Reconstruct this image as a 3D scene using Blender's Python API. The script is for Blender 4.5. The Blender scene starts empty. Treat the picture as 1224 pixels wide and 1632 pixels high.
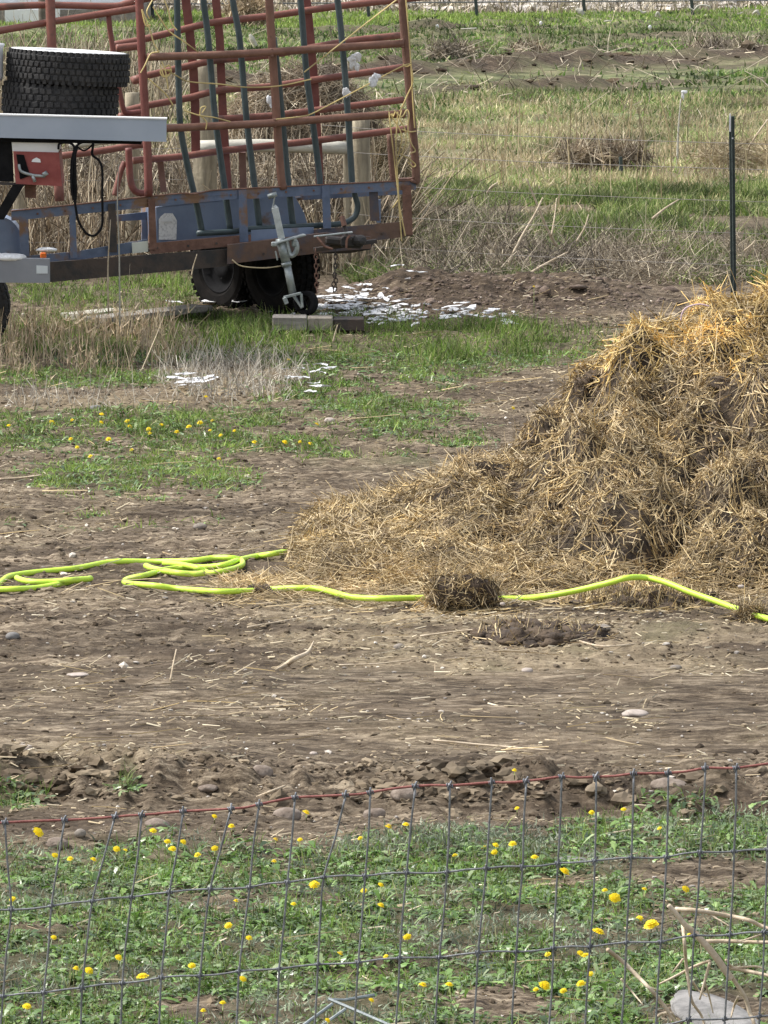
import bpy, math, random
import numpy as np
from mathutils import Vector, Matrix
random.seed(7); rng = np.random.default_rng(11)
C = bpy.context.scene.collection
# ------------------------------------------------------------------ camera model
F = 12000.0; H = 5.17; YH = -590.0
TH = math.atan((816 - YH) / F); ct, st = math.cos(TH), math.sin(TH)
def ray(px, py):
    a = (np.asarray(px, float) - 612) / F; b = (816 - np.asarray(py, float)) / F
    return np.stack([a, ct + b * st, -st + b * ct], -1)
def at(px, py, Y):
    d = ray(px, py); t = Y / d[..., 1]
    p = d * t[..., None]; p[..., 2] += H
    return p
def proj(X, Y, Z):
    dep = Y * ct - (Z - H) * st; up = Y * st + (Z - H) * ct
    return 612 + F * X / dep, 816 - F * up / dep
def G(px, py, z=0.0):
    d = ray(px, py); t = (z - H) / d[..., 2]
    p = d * t[..., None]; p[..., 2] += H
    return p
# ------------------------------------------------------------------ noise
_T = [np.random.default_rng(100 + i).random((256, 256)) for i in range(8)]
def vn(x, y, s=0):
    T = _T[s % 8]; xi = np.floor(x).astype(int); yi = np.floor(y).astype(int)
    fx = x - xi; fy = y - yi; fx = fx * fx * (3 - 2 * fx); fy = fy * fy * (3 - 2 * fy)
    g = lambda i, j: T[(xi + i) & 255, (yi + j) & 255]
    return (g(0, 0) * (1 - fx) + g(1, 0) * fx) * (1 - fy) + (g(0, 1) * (1 - fx) + g(1, 1) * fx) * fy
def fbm(x, y, o=4, s=0, gain=.5):
    r = 0; a = 1; n = 0
    for i in range(o):
        r = r + a * vn(x * 2 ** i + 17.3 * i, y * 2 ** i + 9.1 * i, s + i); n += a; a *= gain
    return r / n - .5
def ss(a, b, x):
    t = np.clip((x - a) / (b - a), 0, 1); return t * t * (3 - 2 * t)
def ell(px, py, cx, cy, rx, ry, soft=.35):
    d = np.sqrt(((px - cx) / rx) ** 2 + ((py - cy) / ry) ** 2)
    return 1 - ss(1 - soft, 1 + soft, d)
# ------------------------------------------------------------------ terrain
def ridge_y(X): return 127 + 2.5 * X
def ground(X, Y):
    X = np.asarray(X, float); Y = np.asarray(Y, float)
    z = -.0377 * np.clip(Y - 64, 0, 420) + .0377 * 3 * np.clip(1 - np.abs(Y - 64) / 6, 0, 1) * 0
    near = 1 - ss(60, 70, Y); trk = ss(34.3, 34.9, Y) * (1 - ss(37.2, 38, Y)) * .75
    z = z + near * (.035 * fbm(X * .7, Y * .5, 3, 1) + (1 - trk) * .035 * fbm(X * 4.5, Y * 3, 4, 2) + (1 - trk) * .035 * fbm(X * 20, Y * 9, 3, 4) + trk * .035 * fbm(X * .5 + 3, (Y + .05 * X) * 7, 3, 1) + .05 * fbm(X * 1.8, Y * 6.5, 3, 6))
    # wheel tracks running across the yard
    for yc, w, a in ((31.2 * 1.0, .35, -.02), (36.3, .22, -.03), (37.6, .25, -.025), (38.9, .2, .025), (35.2, .2, .025), (43.2, .3, -.02)):
        yy = yc - .05 * X + .1 * fbm(X * .5, X * 0 + yc, 2, 5)
        z = z + near * a * np.exp(-((Y - yy) / w) ** 2) * (1 + fbm(X * 6, Y * 6, 2, 6))
    # rough lip of clods beside the fence
    yl = 33.6 - .02 * X + .5 * fbm(X * .8, Y * 0, 3, 3)
    lip = np.exp(-((Y - yl) / .5) ** 2)
    z = z + lip * (.03 + .2 * np.clip(fbm(X * 6, Y * 4, 3, 5) + .1, 0, 1) + .12 * np.abs(fbm(X * 13, Y * 9, 3, 7)))
    z = z - .05 * np.exp(-((Y - (yl - .55)) / .3) ** 2)
    # brown soil ridge beside the trailer
    m = np.exp(-((Y - 58.6 - .2 * fbm(X, Y * 0, 2, 3)) / .75) ** 2) * ss(-.6, .3, X) * (1 - ss(1.4, 2.3, X))
    z = z + m * (.17 + .12 * fbm(X * 2.2, Y * 1.2, 3, 6) + .14 * fbm(X * 9, Y * 5, 3, 2))
    # bank & field
    far = ss(60, 70, Y)
    z = z + far * (.25 * fbm(X * .35, Y * .25, 3, 2) + .1 * fbm(X * 1.6, Y * 1.1, 3, 3))
    for off, w, a in ((0, 1.5, .34), (-13, 1.1, .2), (15, 1.6, .2), (27, 1.6, .2), (41, 2, .22), (56, 2.2, .2)):
        yy = ridge_y(X) + off + 2 * fbm(X * .15, X * 0 + off, 2, 4)
        rr = np.exp(-((Y - yy) / w) ** 2)
        if off == -13: rr = rr * ss(-1, 1.5, X) * (1 - ss(3.5, 6, X))
        z = z + rr * a * (.75 + 1.0 * fbm(X * .9, Y * .5, 3, 1)) * (Y < 215)
    return z
def soil_row(X, Y):
    r = np.zeros_like(X)
    for off, w, k in ((0, 1.7, 1.), (-13, 1.1, .9), (15, .8, .35), (41, 1.2, .4)):
        yy = ridge_y(X) + off + 2 * fbm(X * .15, X * 0 + off, 2, 4)
        rr = np.exp(-((Y - yy + w * .5) / w) ** 2) * k * np.clip(1.1 + 1.6 * fbm(X * .8, Y * .8, 3, 5), .3, 1.2)
        if off == -13: rr = rr * ss(-1, 1.5, X) * (1 - ss(3.5, 6, X))
        r = np.maximum(r, rr)
    return r * ss(-3, 0, X + 2)
def green(px, py, X, Y):
    """how densely green plants cover the yard, 0..1"""
    n = fbm(X * 1.6, Y * .8, 3, 2) * 2; n2 = fbm(X * 5, Y * 2.5, 2, 5) * 2
    g = np.zeros_like(px)
    line = 1345 - 35 * ss(500, 1100, px) + 10 * np.sin(px / 60)
    b = ss(line - 25, line + 20, py)
    bare = np.maximum.reduce([ell(px, py, 1130, 1395, 150, 32), ell(px, py, 900, 1405, 70, 12), ell(px, py, 350, 1440, 90, 14), ell(px, py, 800, 1600, 80, 26),
                              ell(px, py, 300, 1605, 60, 16), ell(px, py, 60, 1480, 60, 9), ell(px, py, 520, 1440, 25, 8), ell(px, py, 1150, 1610, 120, 30)])
    g = np.maximum(g, b * np.clip(1 - bare, 0, 1) * np.clip(.95 + .8 * n + .4 * n2, 0, 1))
    g = np.maximum(g, ell(px, py, 15, 1268, 60, 24) * np.clip(.9 + n2, 0, 1))
    g = np.maximum(g, ell(px, py, 1130, 1285, 130, 28) * np.clip(.55 + n2, 0, 1))
    g = np.maximum(g, ell(px, py, 202, 1250, 17, 14))
    g = np.maximum(g, ell(px, py, 640, 1030, 60, 12) * .15)
    g = np.maximum(g, ell(px, py, 1020, 1020, 150, 26) * np.clip(.1 + n2, 0, .6))
    g = np.maximum(g, ell(px, py, 790, 1062, 30, 10) * .4)
    mid = ell(px, py, 230, 688, 330, 36) * np.clip(.75 + n + .7 * n2, 0, 1)
    mid = np.maximum(mid, ell(px, py, 210, 762, 185, 34) * np.clip(.65 + n + n2, 0, 1) * .9)
    mid = np.maximum(mid, ell(px, py, 620, 700, 150, 50) * np.clip(.45 + n + .8 * n2, 0, 1))
    mid = np.maximum(mid, ell(px, py, 560, 610, 210, 60) * np.clip(.5 + n + n2, 0, 1))
    mid = np.maximum(mid, ell(px, py, 620, 550, 360, 40) * np.clip(1 + n2, 0, 1))
    mid = np.maximum(mid, ell(px, py, 230, 540, 320, 38) * np.clip(.8 + n2, 0, 1))
    mid = np.maximum(mid, ell(px, py, 130, 600, 160, 18) * np.clip(.8 + n2, 0, 1))
    mid = np.maximum(mid, ell(px, py, 190, 460, 200, 30) * np.clip(.8 + n2, 0, 1))
    mid = np.maximum(mid, ell(px, py, 180, 830, 180, 12) * np.clip(.1 + n2, 0, .5))
    mid = mid * (1 - .95 * ell(px, py, 900, 625, 200, 26)) * (1 - .95 * ell(px, py, 90, 640, 160, 12)) * (1 - .8 * ell(px, py, 360, 605, 90, 30))
    return np.clip(np.maximum(g, mid), 0, 1)
# ------------------------------------------------------------------ mesh helpers
WORLD = {}
def mesh_np(name, V, Fc, smooth=False):
    me = bpy.data.meshes.new(name); V = np.ascontiguousarray(V, np.float32)
    me.vertices.add(len(V)); me.vertices.foreach_set('co', V.ravel())
    if isinstance(Fc, np.ndarray):
        n, k = Fc.shape; me.loops.add(n * k); me.loops.foreach_set('vertex_index', Fc.astype(np.int32).ravel())
        me.polygons.add(n); me.polygons.foreach_set('loop_start', np.arange(n, dtype=np.int32) * k)
        me.polygons.foreach_set('loop_total', np.full(n, k, np.int32))
    else:
        li = [i for f in Fc for i in f]; tot = np.array([len(f) for f in Fc], np.int32)
        me.loops.add(len(li)); me.loops.foreach_set('vertex_index', np.array(li, np.int32))
        me.polygons.add(len(tot)); me.polygons.foreach_set('loop_start', np.concatenate([[0], np.cumsum(tot)[:-1]]).astype(np.int32))
        me.polygons.foreach_set('loop_total', tot)
    me.polygons.foreach_set('use_smooth', np.full(len(me.polygons), smooth))
    me.update(calc_edges=True); me.validate()
    return me
def props(o, label=None, cat=None, group=None, kind=None):
    if label: o['label'] = label
    if cat: o['category'] = cat
    if group: o['group'] = group
    if kind: o['kind'] = kind
    return o
def obj(name, VF, mat, parent=None, label=None, cat=None, group=None, kind=None, smooth=False):
    V, Fc = VF; V = np.array(V, float)
    if parent is not None: org = np.array(WORLD[parent.name]) 
    elif kind == 'structure' or kind == 'stuff': org = np.zeros(3)
    else: org = np.array([V[:, 0].mean(), V[:, 1].mean(), V[:, 2].min()])
    me = mesh_np(name, V - org, Fc, smooth)
    o = bpy.data.objects.new(name, me); C.objects.link(o); me.materials.append(mat)
    if parent is not None: o.parent = parent
    else: o.location = org
    WORLD[o.name] = org
    return props(o, label, cat, group, kind)
def thing(name, label, cat, loc, group=None):
    o = bpy.data.objects.new(name, None); C.objects.link(o); o.location = loc; o.empty_display_size = .1
    WORLD[o.name] = np.array(loc, float)
    return props(o, label, cat, group)
def join(*parts):
    Vs = []; Fs = []; n = 0
    for V, Fc in parts:
        Vs.append(np.asarray(V, float)); Fs += [tuple(int(i) + n for i in f) for f in Fc]; n += len(V)
    return np.concatenate(Vs), Fs
def catmull(P, n=8):
    P = [np.array(p, float) for p in P]
    if len(P) < 3: return np.array(P)
    Q = [2 * P[0] - P[1]] + P + [2 * P[-1] - P[-2]]; out = []
    for i in range(1, len(Q) - 2):
        for k in range(n):
            t = k / n; a, b, c, d = Q[i - 1], Q[i], Q[i + 1], Q[i + 2]
            out.append(.5 * ((2 * b) + (-a + c) * t + (2 * a - 5 * b + 4 * c - d) * t * t + (-a + 3 * b - 3 * c + d) * t ** 3))
    out.append(P[-1]); return np.array(out)
def tube(P, r, k=10, smooth=True, n=6, cap=True, taper=None):
    P = catmull(P, n) if smooth else np.array(P, float)
    m = len(P); T = np.gradient(P, axis=0); T /= np.linalg.norm(T, axis=1)[:, None] + 1e-9
    u = np.cross(T[0], [0, 0, 1.]);
    if np.linalg.norm(u) < .1: u = np.cross(T[0], [0, 1., 0])
    u /= np.linalg.norm(u); V = []
    rr = np.full(m, r) if taper is None else np.interp(np.linspace(0, 1, m), np.linspace(0, 1, len(taper)), taper) * r
    for i in range(m):
        u = u - T[i] * np.dot(u, T[i]); u /= np.linalg.norm(u); w = np.cross(T[i], u)
        a = np.linspace(0, 2 * np.pi, k, endpoint=False)
        V.append(P[i] + rr[i] * (np.cos(a)[:, None] * u + np.sin(a)[:, None] * w))
    V = np.concatenate(V); Fc = []
    for i in range(m - 1):
        for j in range(k):
            Fc.append((i * k + j, i * k + (j + 1) % k, (i + 1) * k + (j + 1) % k, (i + 1) * k + j))
    if cap: Fc.append(tuple(range(k))[::-1]); Fc.append(tuple(range((m - 1) * k, m * k)))
    return V, Fc
BF = [(0, 3, 2, 1), (4, 5, 6, 7), (0, 1, 5, 4), (1, 2, 6, 5), (2, 3, 7, 6), (3, 0, 4, 7)]
def box(c, s, R=None, bev=0):
    c = np.array(c, float); hx, hy, hz = np.array(s, float) / 2
    if bev:
        V = []; Fc = []
        import itertools
        b = min(bev, hx * .9, hy * .9, hz * .9)
        # chamfered box through bmesh-free construction: 24 verts
        idx = {}
        for sx, sy, sz in itertools.product((-1, 1), repeat=3):
            for ax in range(3):
                h = [hx - b, hy - b, hz - b]; h[ax] = (hx, hy, hz)[ax]
                idx[(sx, sy, sz, ax)] = len(V); V.append([sx * h[0], sy * h[1], sz * h[2]])
            Fc.append([idx[(sx, sy, sz, a)] for a in range(3)])
        for ax in range(3):
            o1, o2 = [a for a in range(3) if a != ax]
            for sg in (-1, 1):
                q = []
                for s1, s2 in ((-1, -1), (1, -1), (1, 1), (-1, 1)):
                    t = [0, 0, 0]; t[ax] = sg; t[o1] = s1; t[o2] = s2; q.append(idx[(t[0], t[1], t[2], ax)])
                Fc.append(q)
            for s1 in (-1, 1):
                for s2 in (-1, 1):
                    q = []
                    for sg, aa in ((-1, o1), (1, o1), (1, o2), (-1, o2)):
                        t = [0, 0, 0]; t[ax] = sg; t[o1] = s1; t[o2] = s2; q.append(idx[(t[0], t[1], t[2], aa)])
                    Fc.append(q)
        V = np.array(V)
    else:
        V = np.array([[-hx, -hy, -hz], [hx, -hy, -hz], [hx, hy, -hz], [-hx, hy, -hz], [-hx, -hy, hz], [hx, -hy, hz], [hx, hy, hz], [-hx, hy, hz]]); Fc = BF
    if R is not None: V = V @ np.array(R).T
    return V + c, Fc
def beam(p0, p1, w, h, up=(0, 0, 1), bev=.003):
    p0 = np.array(p0, float); p1 = np.array(p1, float); d = p1 - p0; L = np.linalg.norm(d); d /= L
    s = np.cross(d, up); s /= np.linalg.norm(s); u = np.cross(s, d)
    return box((p0 + p1) / 2, (L, w, h), np.stack([d, s, u], 1), bev)
def prism(P, n, depth):
    """polygon P (k,3) extruded by depth along n"""
    P = np.array(P, float); n = np.array(n, float) * depth; k = len(P)
    return np.concatenate([P, P + n]), [tuple(range(k))[::-1], tuple(range(k, 2 * k))] + [(i, (i + 1) % k, k + (i + 1) % k, k + i) for i in range(k)]
def lathe(prof, k=24, axis='z'):
    """prof list of (r, z)"""
    a = np.linspace(0, 2 * np.pi, k, endpoint=False); V = []
    for r, z in prof: V.append(np.stack([r * np.cos(a), r * np.sin(a), np.full(k, z)], 1))
    V = np.concatenate(V); m = len(prof)
    Fc = [(i * k + j, i * k + (j + 1) % k, (i + 1) * k + (j + 1) % k, (i + 1) * k + j) for i in range(m - 1) for j in range(k)]
    return V, Fc
def rot(V, R): return np.asarray(V) @ np.array(R).T
def euler(x, y, z): 
    from mathutils import Euler
    return np.array(Euler((x, y, z)).to_matrix())
def lump(c, s, seed=0, rough=.25, sub=2, rz=0.):
    import bmesh
    bm = bmesh.new(); bmesh.ops.create_icosphere(bm, subdivisions=sub, radius=1)
    V = np.array([v.co[:] for v in bm.verts]); Fc = [tuple(v.index for v in f.verts) for f in bm.faces]; bm.free()
    q = V * 1.3 + seed * 3.17
    d = 1 + rough * 2 * (fbm(q[:, 0] + q[:, 2] * .7, q[:, 1] - q[:, 2] * .6, 3, seed))
    V = V * d[:, None] * np.array(s)
    cr, sr = math.cos(rz), math.sin(rz)
    V = V @ np.array([[cr, -sr, 0], [sr, cr, 0], [0, 0, 1]]).T
    return V + np.array(c), Fc
def unit(v): return v / (np.linalg.norm(v, axis=-1, keepdims=True) + 1e-9)
def ribbons(P, D, L, W, B=None, seg=2, prof=None, S=None, roll=None):
    n = len(P); L = np.broadcast_to(L, n)[:, None]; W = np.broadcast_to(W, n)[:, None]
    if S is None: 
        a = rng.uniform(0, 2 * np.pi, n) if roll is None else roll
        S = np.stack([np.cos(a), np.sin(a), rng.normal(0, .2, n)], 1)
    S = S - D * (S * D).sum(1, keepdims=True); S = unit(S)
    if B is None: B = np.zeros((n, 3))
    if prof is None: prof = np.linspace(1, .15, seg + 1)
    V = np.empty((n, seg + 1, 2, 3))
    for i in range(seg + 1):
        t = i / seg; c = P + L * (D * t + B * t * t); V[:, i, 0] = c - S * W * .5 * prof[i]; V[:, i, 1] = c + S * W * .5 * prof[i]
    base = (np.arange(n) * (seg + 1) * 2)[:, None, None]; i = np.arange(seg)[None, :, None] * 2
    Fc = (base + i + np.array([0, 1, 3, 2])[None, None, :]).reshape(-1, 4)
    return V.reshape(-1, 3), Fc
def straws(P, D, L, W, B=None, seg=1, k=3, taper=.7):
    n = len(P); L = np.broadcast_to(L, n)[:, None]; W = np.broadcast_to(W, n)[:, None]
    S = unit(np.cross(D, rng.normal(0, 1, (n, 3)))); N = np.cross(D, S)
    if B is None: B = np.zeros((n, 3))
    V = np.empty((n, seg + 1, k, 3))
    for i in range(seg + 1):
        t = i / seg; c = P + L * (D * t + B * t * t); w = W * .5 * (1 + (taper - 1) * t)
        for j in range(k):
            a = 2 * math.pi * j / k; V[:, i, j] = c + w * (math.cos(a) * S + math.sin(a) * N)
    base = (np.arange(n) * (seg + 1) * k)[:, None, None, None]; i = (np.arange(seg) * k)[None, :, None, None]; j = np.arange(k)
    q = np.stack([j, (j + 1) % k, (j + 1) % k + k, j + k], 1)[None, None]
    return V.reshape(-1, 3), (base + i + q).reshape(-1, 4)
def catnp(*A):
    V = []; Fc = []; n = 0
    for v, f in A: V.append(v); Fc.append(f + n); n += len(v)
    return np.concatenate(V), np.concatenate(Fc)
# ------------------------------------------------------------------ materials
def nt(name):
    m = bpy.data.materials.new(name); m.use_nodes = True; t = m.node_tree
    return m, t, t.nodes['Principled BSDF']
def N(t, typ, **kw):
    n = t.nodes.new(typ)
    for k, v in kw.items(): setattr(n, k, v)
    return n
def ramp(t, stops, inp):
    r = N(t, 'ShaderNodeValToRGB'); el = r.color_ramp.elements
    while len(el) < len(stops): el.new(.5)
    for e, (p, c) in zip(el, stops): e.position = p; e.color = (*c, 1)
    t.links.new(inp, r.inputs[0]); return r.outputs[0]
def surf(name, c1, c2, rough=.6, scale=6, metal=0., c3=None, bump=.3, bscale=None, stretch=(1, 1, 1), lo=.4, hi=.6, spec=.5, detail=6):
    m, t, b = nt(name); tc = N(t, 'ShaderNodeTexCoord'); mp = N(t, 'ShaderNodeMapping'); mp.inputs['Scale'].default_value = stretch
    t.links.new(tc.outputs['Object'], mp.inputs[0])
    no = N(t, 'ShaderNodeTexNoise'); no.inputs['Scale'].default_value = scale; no.inputs['Detail'].default_value = detail; no.inputs['Roughness'].default_value = .65
    t.links.new(mp.outputs[0], no.inputs['Vector'])
    st_ = [(lo, c1), (hi, c2)] + ([(min(hi + .1, 1), c3)] if c3 else [])
    t.links.new(ramp(t, st_, no.outputs['Fac']), b.inputs['Base Color'])
    b.inputs['Roughness'].default_value = rough; b.inputs['Metallic'].default_value = metal; b.inputs['Specular IOR Level'].default_value = spec
    if bump:
        n2 = N(t, 'ShaderNodeTexNoise'); n2.inputs['Scale'].default_value = bscale or scale * 6; n2.inputs['Detail'].default_value = 5
        t.links.new(tc.outputs['Object'], n2.inputs['Vector'])
        bp = N(t, 'ShaderNodeBump'); bp.inputs['Strength'].default_value = bump; bp.inputs['Distance'].default_value = .01
        t.links.new(n2.outputs['Fac'], bp.inputs['Height']); t.links.new(bp.outputs[0], b.inputs['Normal'])
    return m
def blades_mat(name, cols, rough=.6, trans=.25, spec=.3, var=.45, vs=2.2, st=(1, 1, 1)):
    m, t, b = nt(name); g = N(t, 'ShaderNodeNewGeometry')
    n = len(cols); col = ramp(t, [(i / max(n - 1, 1), c) for i, c in enumerate(cols)], g.outputs['Random Per Island'])
    if var:
        tc = N(t, 'ShaderNodeTexCoord'); mp = N(t, 'ShaderNodeMapping'); mp.inputs['Scale'].default_value = st; t.links.new(tc.outputs['Object'], mp.inputs[0])
        no = N(t, 'ShaderNodeTexNoise'); no.inputs['Scale'].default_value = vs; no.inputs['Detail'].default_value = 4; t.links.new(mp.outputs[0], no.inputs['Vector'])
        va = ramp(t, [(.36, (1 - var,) * 3), (.64, (1 + var, 1 + var, 1 + var * .8))], no.outputs['Fac'])
        mu = N(t, 'ShaderNodeMixRGB'); mu.blend_type = 'MULTIPLY'; mu.inputs[0].default_value = 1; t.links.new(col, mu.inputs[1]); t.links.new(va, mu.inputs[2]); col = mu.outputs[0]
    t.links.new(col, b.inputs['Base Color']); b.inputs['Roughness'].default_value = rough; b.inputs['Specular IOR Level'].default_value = spec
    if trans:
        tr = N(t, 'ShaderNodeBsdfTranslucent'); t.links.new(col, tr.inputs['Color']); mx = N(t, 'ShaderNodeMixShader'); mx.inputs[0].default_value = trans
        out = t.nodes['Material Output']; t.links.new(b.outputs[0], mx.inputs[1]); t.links.new(tr.outputs[0], mx.inputs[2]); t.links.new(mx.outputs[0], out.inputs[0])
    return m
def plain(name, c, rough=.5, metal=0): 
    m, t, b = nt(name); b.inputs['Base Color'].default_value = (*c, 1); b.inputs['Roughness'].default_value = rough; b.inputs['Metallic'].default_value = metal; return m
M = {}
M['blue'] = surf('blue_paint', (.065, .09, .145), (.115, .15, .23), .55, 3.5, c3=(.2, .11, .06), bump=.3, lo=.3, hi=.5)
M['bluerust'] = surf('blue_rust', (.07, .07, .09), (.13, .078, .055), .75, 5, c3=(.16, .095, .07), bump=.4, lo=.38, hi=.55)
M['fender'] = surf('fender_blue', (.13, .17, .26), (.19, .24, .345), .45, 2.5, c3=(.17, .11, .08), bump=.15, lo=.3, hi=.58)
M['darksteel'] = surf('dark_steel', (.03, .028, .028), (.07, .05, .04), .7, 6, bump=.4)
M['rust'] = surf('rust', (.13, .065, .045), (.2, .105, .075), .75, 9, c3=(.09, .045, .035), bump=.4)
M['brownpipe'] = surf('brown_pipe', (.15, .07, .045), (.22, .11, .075), .6, 7, c3=(.09, .05, .035), bump=.3, lo=.35, hi=.6)
M['redpaint'] = surf('red_paint', (.17, .06, .045), (.24, .095, .07), .55, 4, c3=(.13, .06, .045), bump=.35, lo=.32, hi=.54)
M['maroon'] = surf('maroon_paint', (.16, .045, .038), (.22, .075, .06), .55, 5, c3=(.15, .06, .05), bump=.15)
M['teal'] = surf('teal_paint', (.035, .055, .06), (.058, .082, .088), .45, 6, bump=.1)
M['grey'] = surf('grey_metal', (.32, .37, .45), (.37, .42, .5), .42, 1.2, metal=.2, bump=.03)
M['grey2'] = surf('grey_bumper', (.2, .21, .235), (.24, .25, .275), .5, 2, metal=.2, bump=.05)
M['white'] = surf('white_paint', (.7, .71, .72), (.8, .8, .8), .5, 3, bump=.05)
M['redbox'] = surf('red_box', (.24, .045, .04), (.31, .075, .065), .5, 5, bump=.1)
M['galv'] = surf('galvanised', (.24, .27, .27), (.38, .41, .41), .42, 14, metal=.5, bump=.15)
M['galvlight'] = surf('pale_galvanised', (.4, .43, .43), (.55, .58, .58), .5, 14, metal=.3, bump=.2)
M['rubber'] = surf('rubber', (.016, .016, .017), (.034, .032, .031), .85, 10, bump=.3)
M['shaderubber'] = surf('shaded_rubber', (.006, .006, .006), (.014, .012, .011), .95, 6, bump=.2, spec=.1)  # rubber blackened: the shade under the trailer is in the colour
M['dustrubber'] = surf('dusty_rubber', (.03, .027, .026), (.11, .085, .07), .85, 4, bump=.3, lo=.4, hi=.75)
M['black'] = surf('black', (.006, .006, .007), (.012, .012, .013), .9, 8, bump=.1, spec=.15)
M['twine'] = blades_mat('yellow_twine', [(.62, .47, .2), (.7, .56, .27)], trans=0)
M['pink'] = plain('pink_twine', (.62, .45, .48), .6)
M['hose'] = surf('hose_green', (.53, .77, .06), (.6, .84, .09), .45, 7, c3=(.42, .56, .09), bump=.1, lo=.4, hi=.58)
M['wood'] = surf('weathered_wood', (.2, .17, .12), (.36, .31, .22), .85, 4, stretch=(4, 4, .5), bump=.6)
M['wood2'] = surf('pole_wood', (.4, .38, .32), (.52, .5, .43), .8, 5, stretch=(.6, 4, 4), bump=.4)
M['board'] = surf('grey_board', (.2, .18, .16), (.33, .31, .28), .85, 5, stretch=(.7, 5, 5), bump=.5)
M['concrete'] = surf('block', (.24, .21, .17), (.34, .3, .25), .9, 12, bump=.5)
M['plastic'] = surf('white_plastic', (.62, .62, .62), (.84, .85, .87), .5, 18, bump=.6)
M['stone'] = surf('stone', (.17, .145, .12), (.3, .26, .22), .8, 14, bump=.4)
M['palestone'] = surf('pale_stone', (.34, .29, .25), (.48, .41, .36), .75, 14, bump=.3)
M['clay'] = surf('clay_stone', (.15, .115, .09), (.27, .22, .18), .9, 10, bump=.8, bscale=50)
M['greystone'] = surf('grey_stone', (.13, .125, .12), (.24, .23, .22), .8, 10, bump=.4)
M['wire'] = surf('wire', (.16, .165, .17), (.27, .275, .28), .5, 30, metal=.4, bump=.2)
M['dullwire'] = plain('dull_wire', (.22, .2, .18), .8)
M['knot'] = surf('knot_wire', (.14, .15, .17), (.25, .26, .28), .5, 40, metal=.6, bump=.2)
M['rustwire'] = surf('rust_wire', (.2, .06, .05), (.28, .1, .08), .7, 30, bump=.3)
M['tpost'] = surf('post_green', (.03, .045, .04), (.05, .065, .06), .7, 10, bump=.3)
M['soil'] = surf('clod_soil', (.1, .07, .052), (.2, .15, .118), .95, 9, bump=.8, bscale=40)
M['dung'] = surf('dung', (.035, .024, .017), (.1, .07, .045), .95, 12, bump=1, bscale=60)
M['straw'] = blades_mat('straw', [(.66, .5, .25), (.36, .26, .14), (.5, .39, .23), (.78, .63, .38), (.28, .2, .12), (.6, .47, .28), (.44, .34, .21)], trans=.1, var=.3)
M['oldstraw'] = blades_mat('old_straw', [(.48, .36, .19), (.14, .095, .055), (.6, .47, .28), (.3, .215, .115), (.78, .64, .4), (.09, .06, .035), (.44, .36, .25), (.4, .29, .15), (.66, .49, .24), (.2, .14, .08)], trans=.05, vs=3.5, var=.4)
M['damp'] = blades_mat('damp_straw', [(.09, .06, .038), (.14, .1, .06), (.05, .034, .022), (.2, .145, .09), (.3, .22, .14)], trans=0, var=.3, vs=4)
M['tangle'] = blades_mat('weed_tangle', [(.3, .25, .19), (.1, .078, .058), (.45, .38, .3), (.055, .042, .03), (.6, .52, .4), (.16, .125, .09), (.08, .06, .045), (.22, .18, .14)], trans=0, var=.5, vs=1.8)
M['chaff'] = blades_mat('chaff', [(.75, .65, .46), (.4, .31, .2), (.85, .76, .58), (.25, .19, .13), (.62, .5, .32), (.14, .1, .07)], trans=.1, var=.2)
M['gold'] = blades_mat('gold_straw', [(.86, .64, .25), (.6, .42, .16), (.94, .76, .38), (.78, .57, .23), (.38, .26, .1), (.68, .51, .24)], trans=.2)
M['grass'] = blades_mat('grass', [(.1, .19, .032), (.17, .28, .045), (.045, .09, .02), (.28, .38, .09), (.11, .16, .045), (.38, .36, .19), (.045, .075, .02), (.17, .24, .06)], trans=.3, vs=2.5)
M['lush'] = blades_mat('lush_grass', [(.11, .17, .04), (.18, .25, .06), (.045, .08, .022), (.28, .34, .12), (.36, .34, .18), (.05, .085, .025), (.13, .19, .05)], trans=.3, vs=1.8, var=.5)
M['ygrass'] = blades_mat('yellow_grass', [(.24, .36, .07), (.17, .27, .05), (.36, .47, .12), (.12, .2, .04), (.42, .45, .18)], trans=.35)
M['weed'] = blades_mat('weed_leaf', [(.09, .18, .03), (.15, .28, .05), (.03, .07, .018), (.28, .42, .12), (.1, .2, .04), (.33, .4, .2), (.045, .1, .025), (.18, .31, .06)], trans=.3, rough=.36, spec=.9, var=.35, vs=4)
M['sage'] = blades_mat('sage_leaf', [(.24, .29, .2), (.3, .34, .25), (.13, .17, .11), (.4, .42, .34)], trans=.2)
M['tan'] = blades_mat('dry_grass', [(.5, .41, .26), (.36, .28, .17), (.62, .53, .37), (.42, .35, .22), (.25, .19, .12)], trans=.25, var=.4, vs=1.5)
M['tangreen'] = blades_mat('mixed_grass', [(.46, .4, .25), (.15, .19, .07), (.58, .5, .33), (.09, .15, .04), (.2, .27, .09), (.4, .36, .2), (.14, .21, .06)], trans=.3, var=.6, vs=.8, st=(1, .35, 1))
M['redweed'] = blades_mat('reddish_stem', [(.42, .32, .22), (.54, .43, .31), (.26, .18, .12), (.66, .56, .42), (.34, .25, .17), (.52, .45, .28)], trans=.15)
M['greystem'] = blades_mat('grey_stem', [(.42, .36, .28), (.17, .135, .1), (.56, .48, .38), (.09, .07, .05), (.66, .57, .44), (.24, .19, .14), (.12, .09, .07)], trans=.05, vs=1.5)
M['whitestem'] = blades_mat('bleached_stem', [(.5, .46, .4), (.34, .3, .26), (.62, .58, .52), (.25, .22, .18)], trans=.1)
M['brownstem'] = blades_mat('brown_stem', [(.2, .145, .1), (.36, .28, .2), (.09, .063, .042), (.5, .41, .3), (.06, .042, .028), (.62, .54, .42), (.14, .1, .07)], trans=.05, vs=3)
M['stick'] = surf('dry_stick', (.42, .33, .22), (.6, .5, .37), .7, 14, bump=.3)
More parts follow.
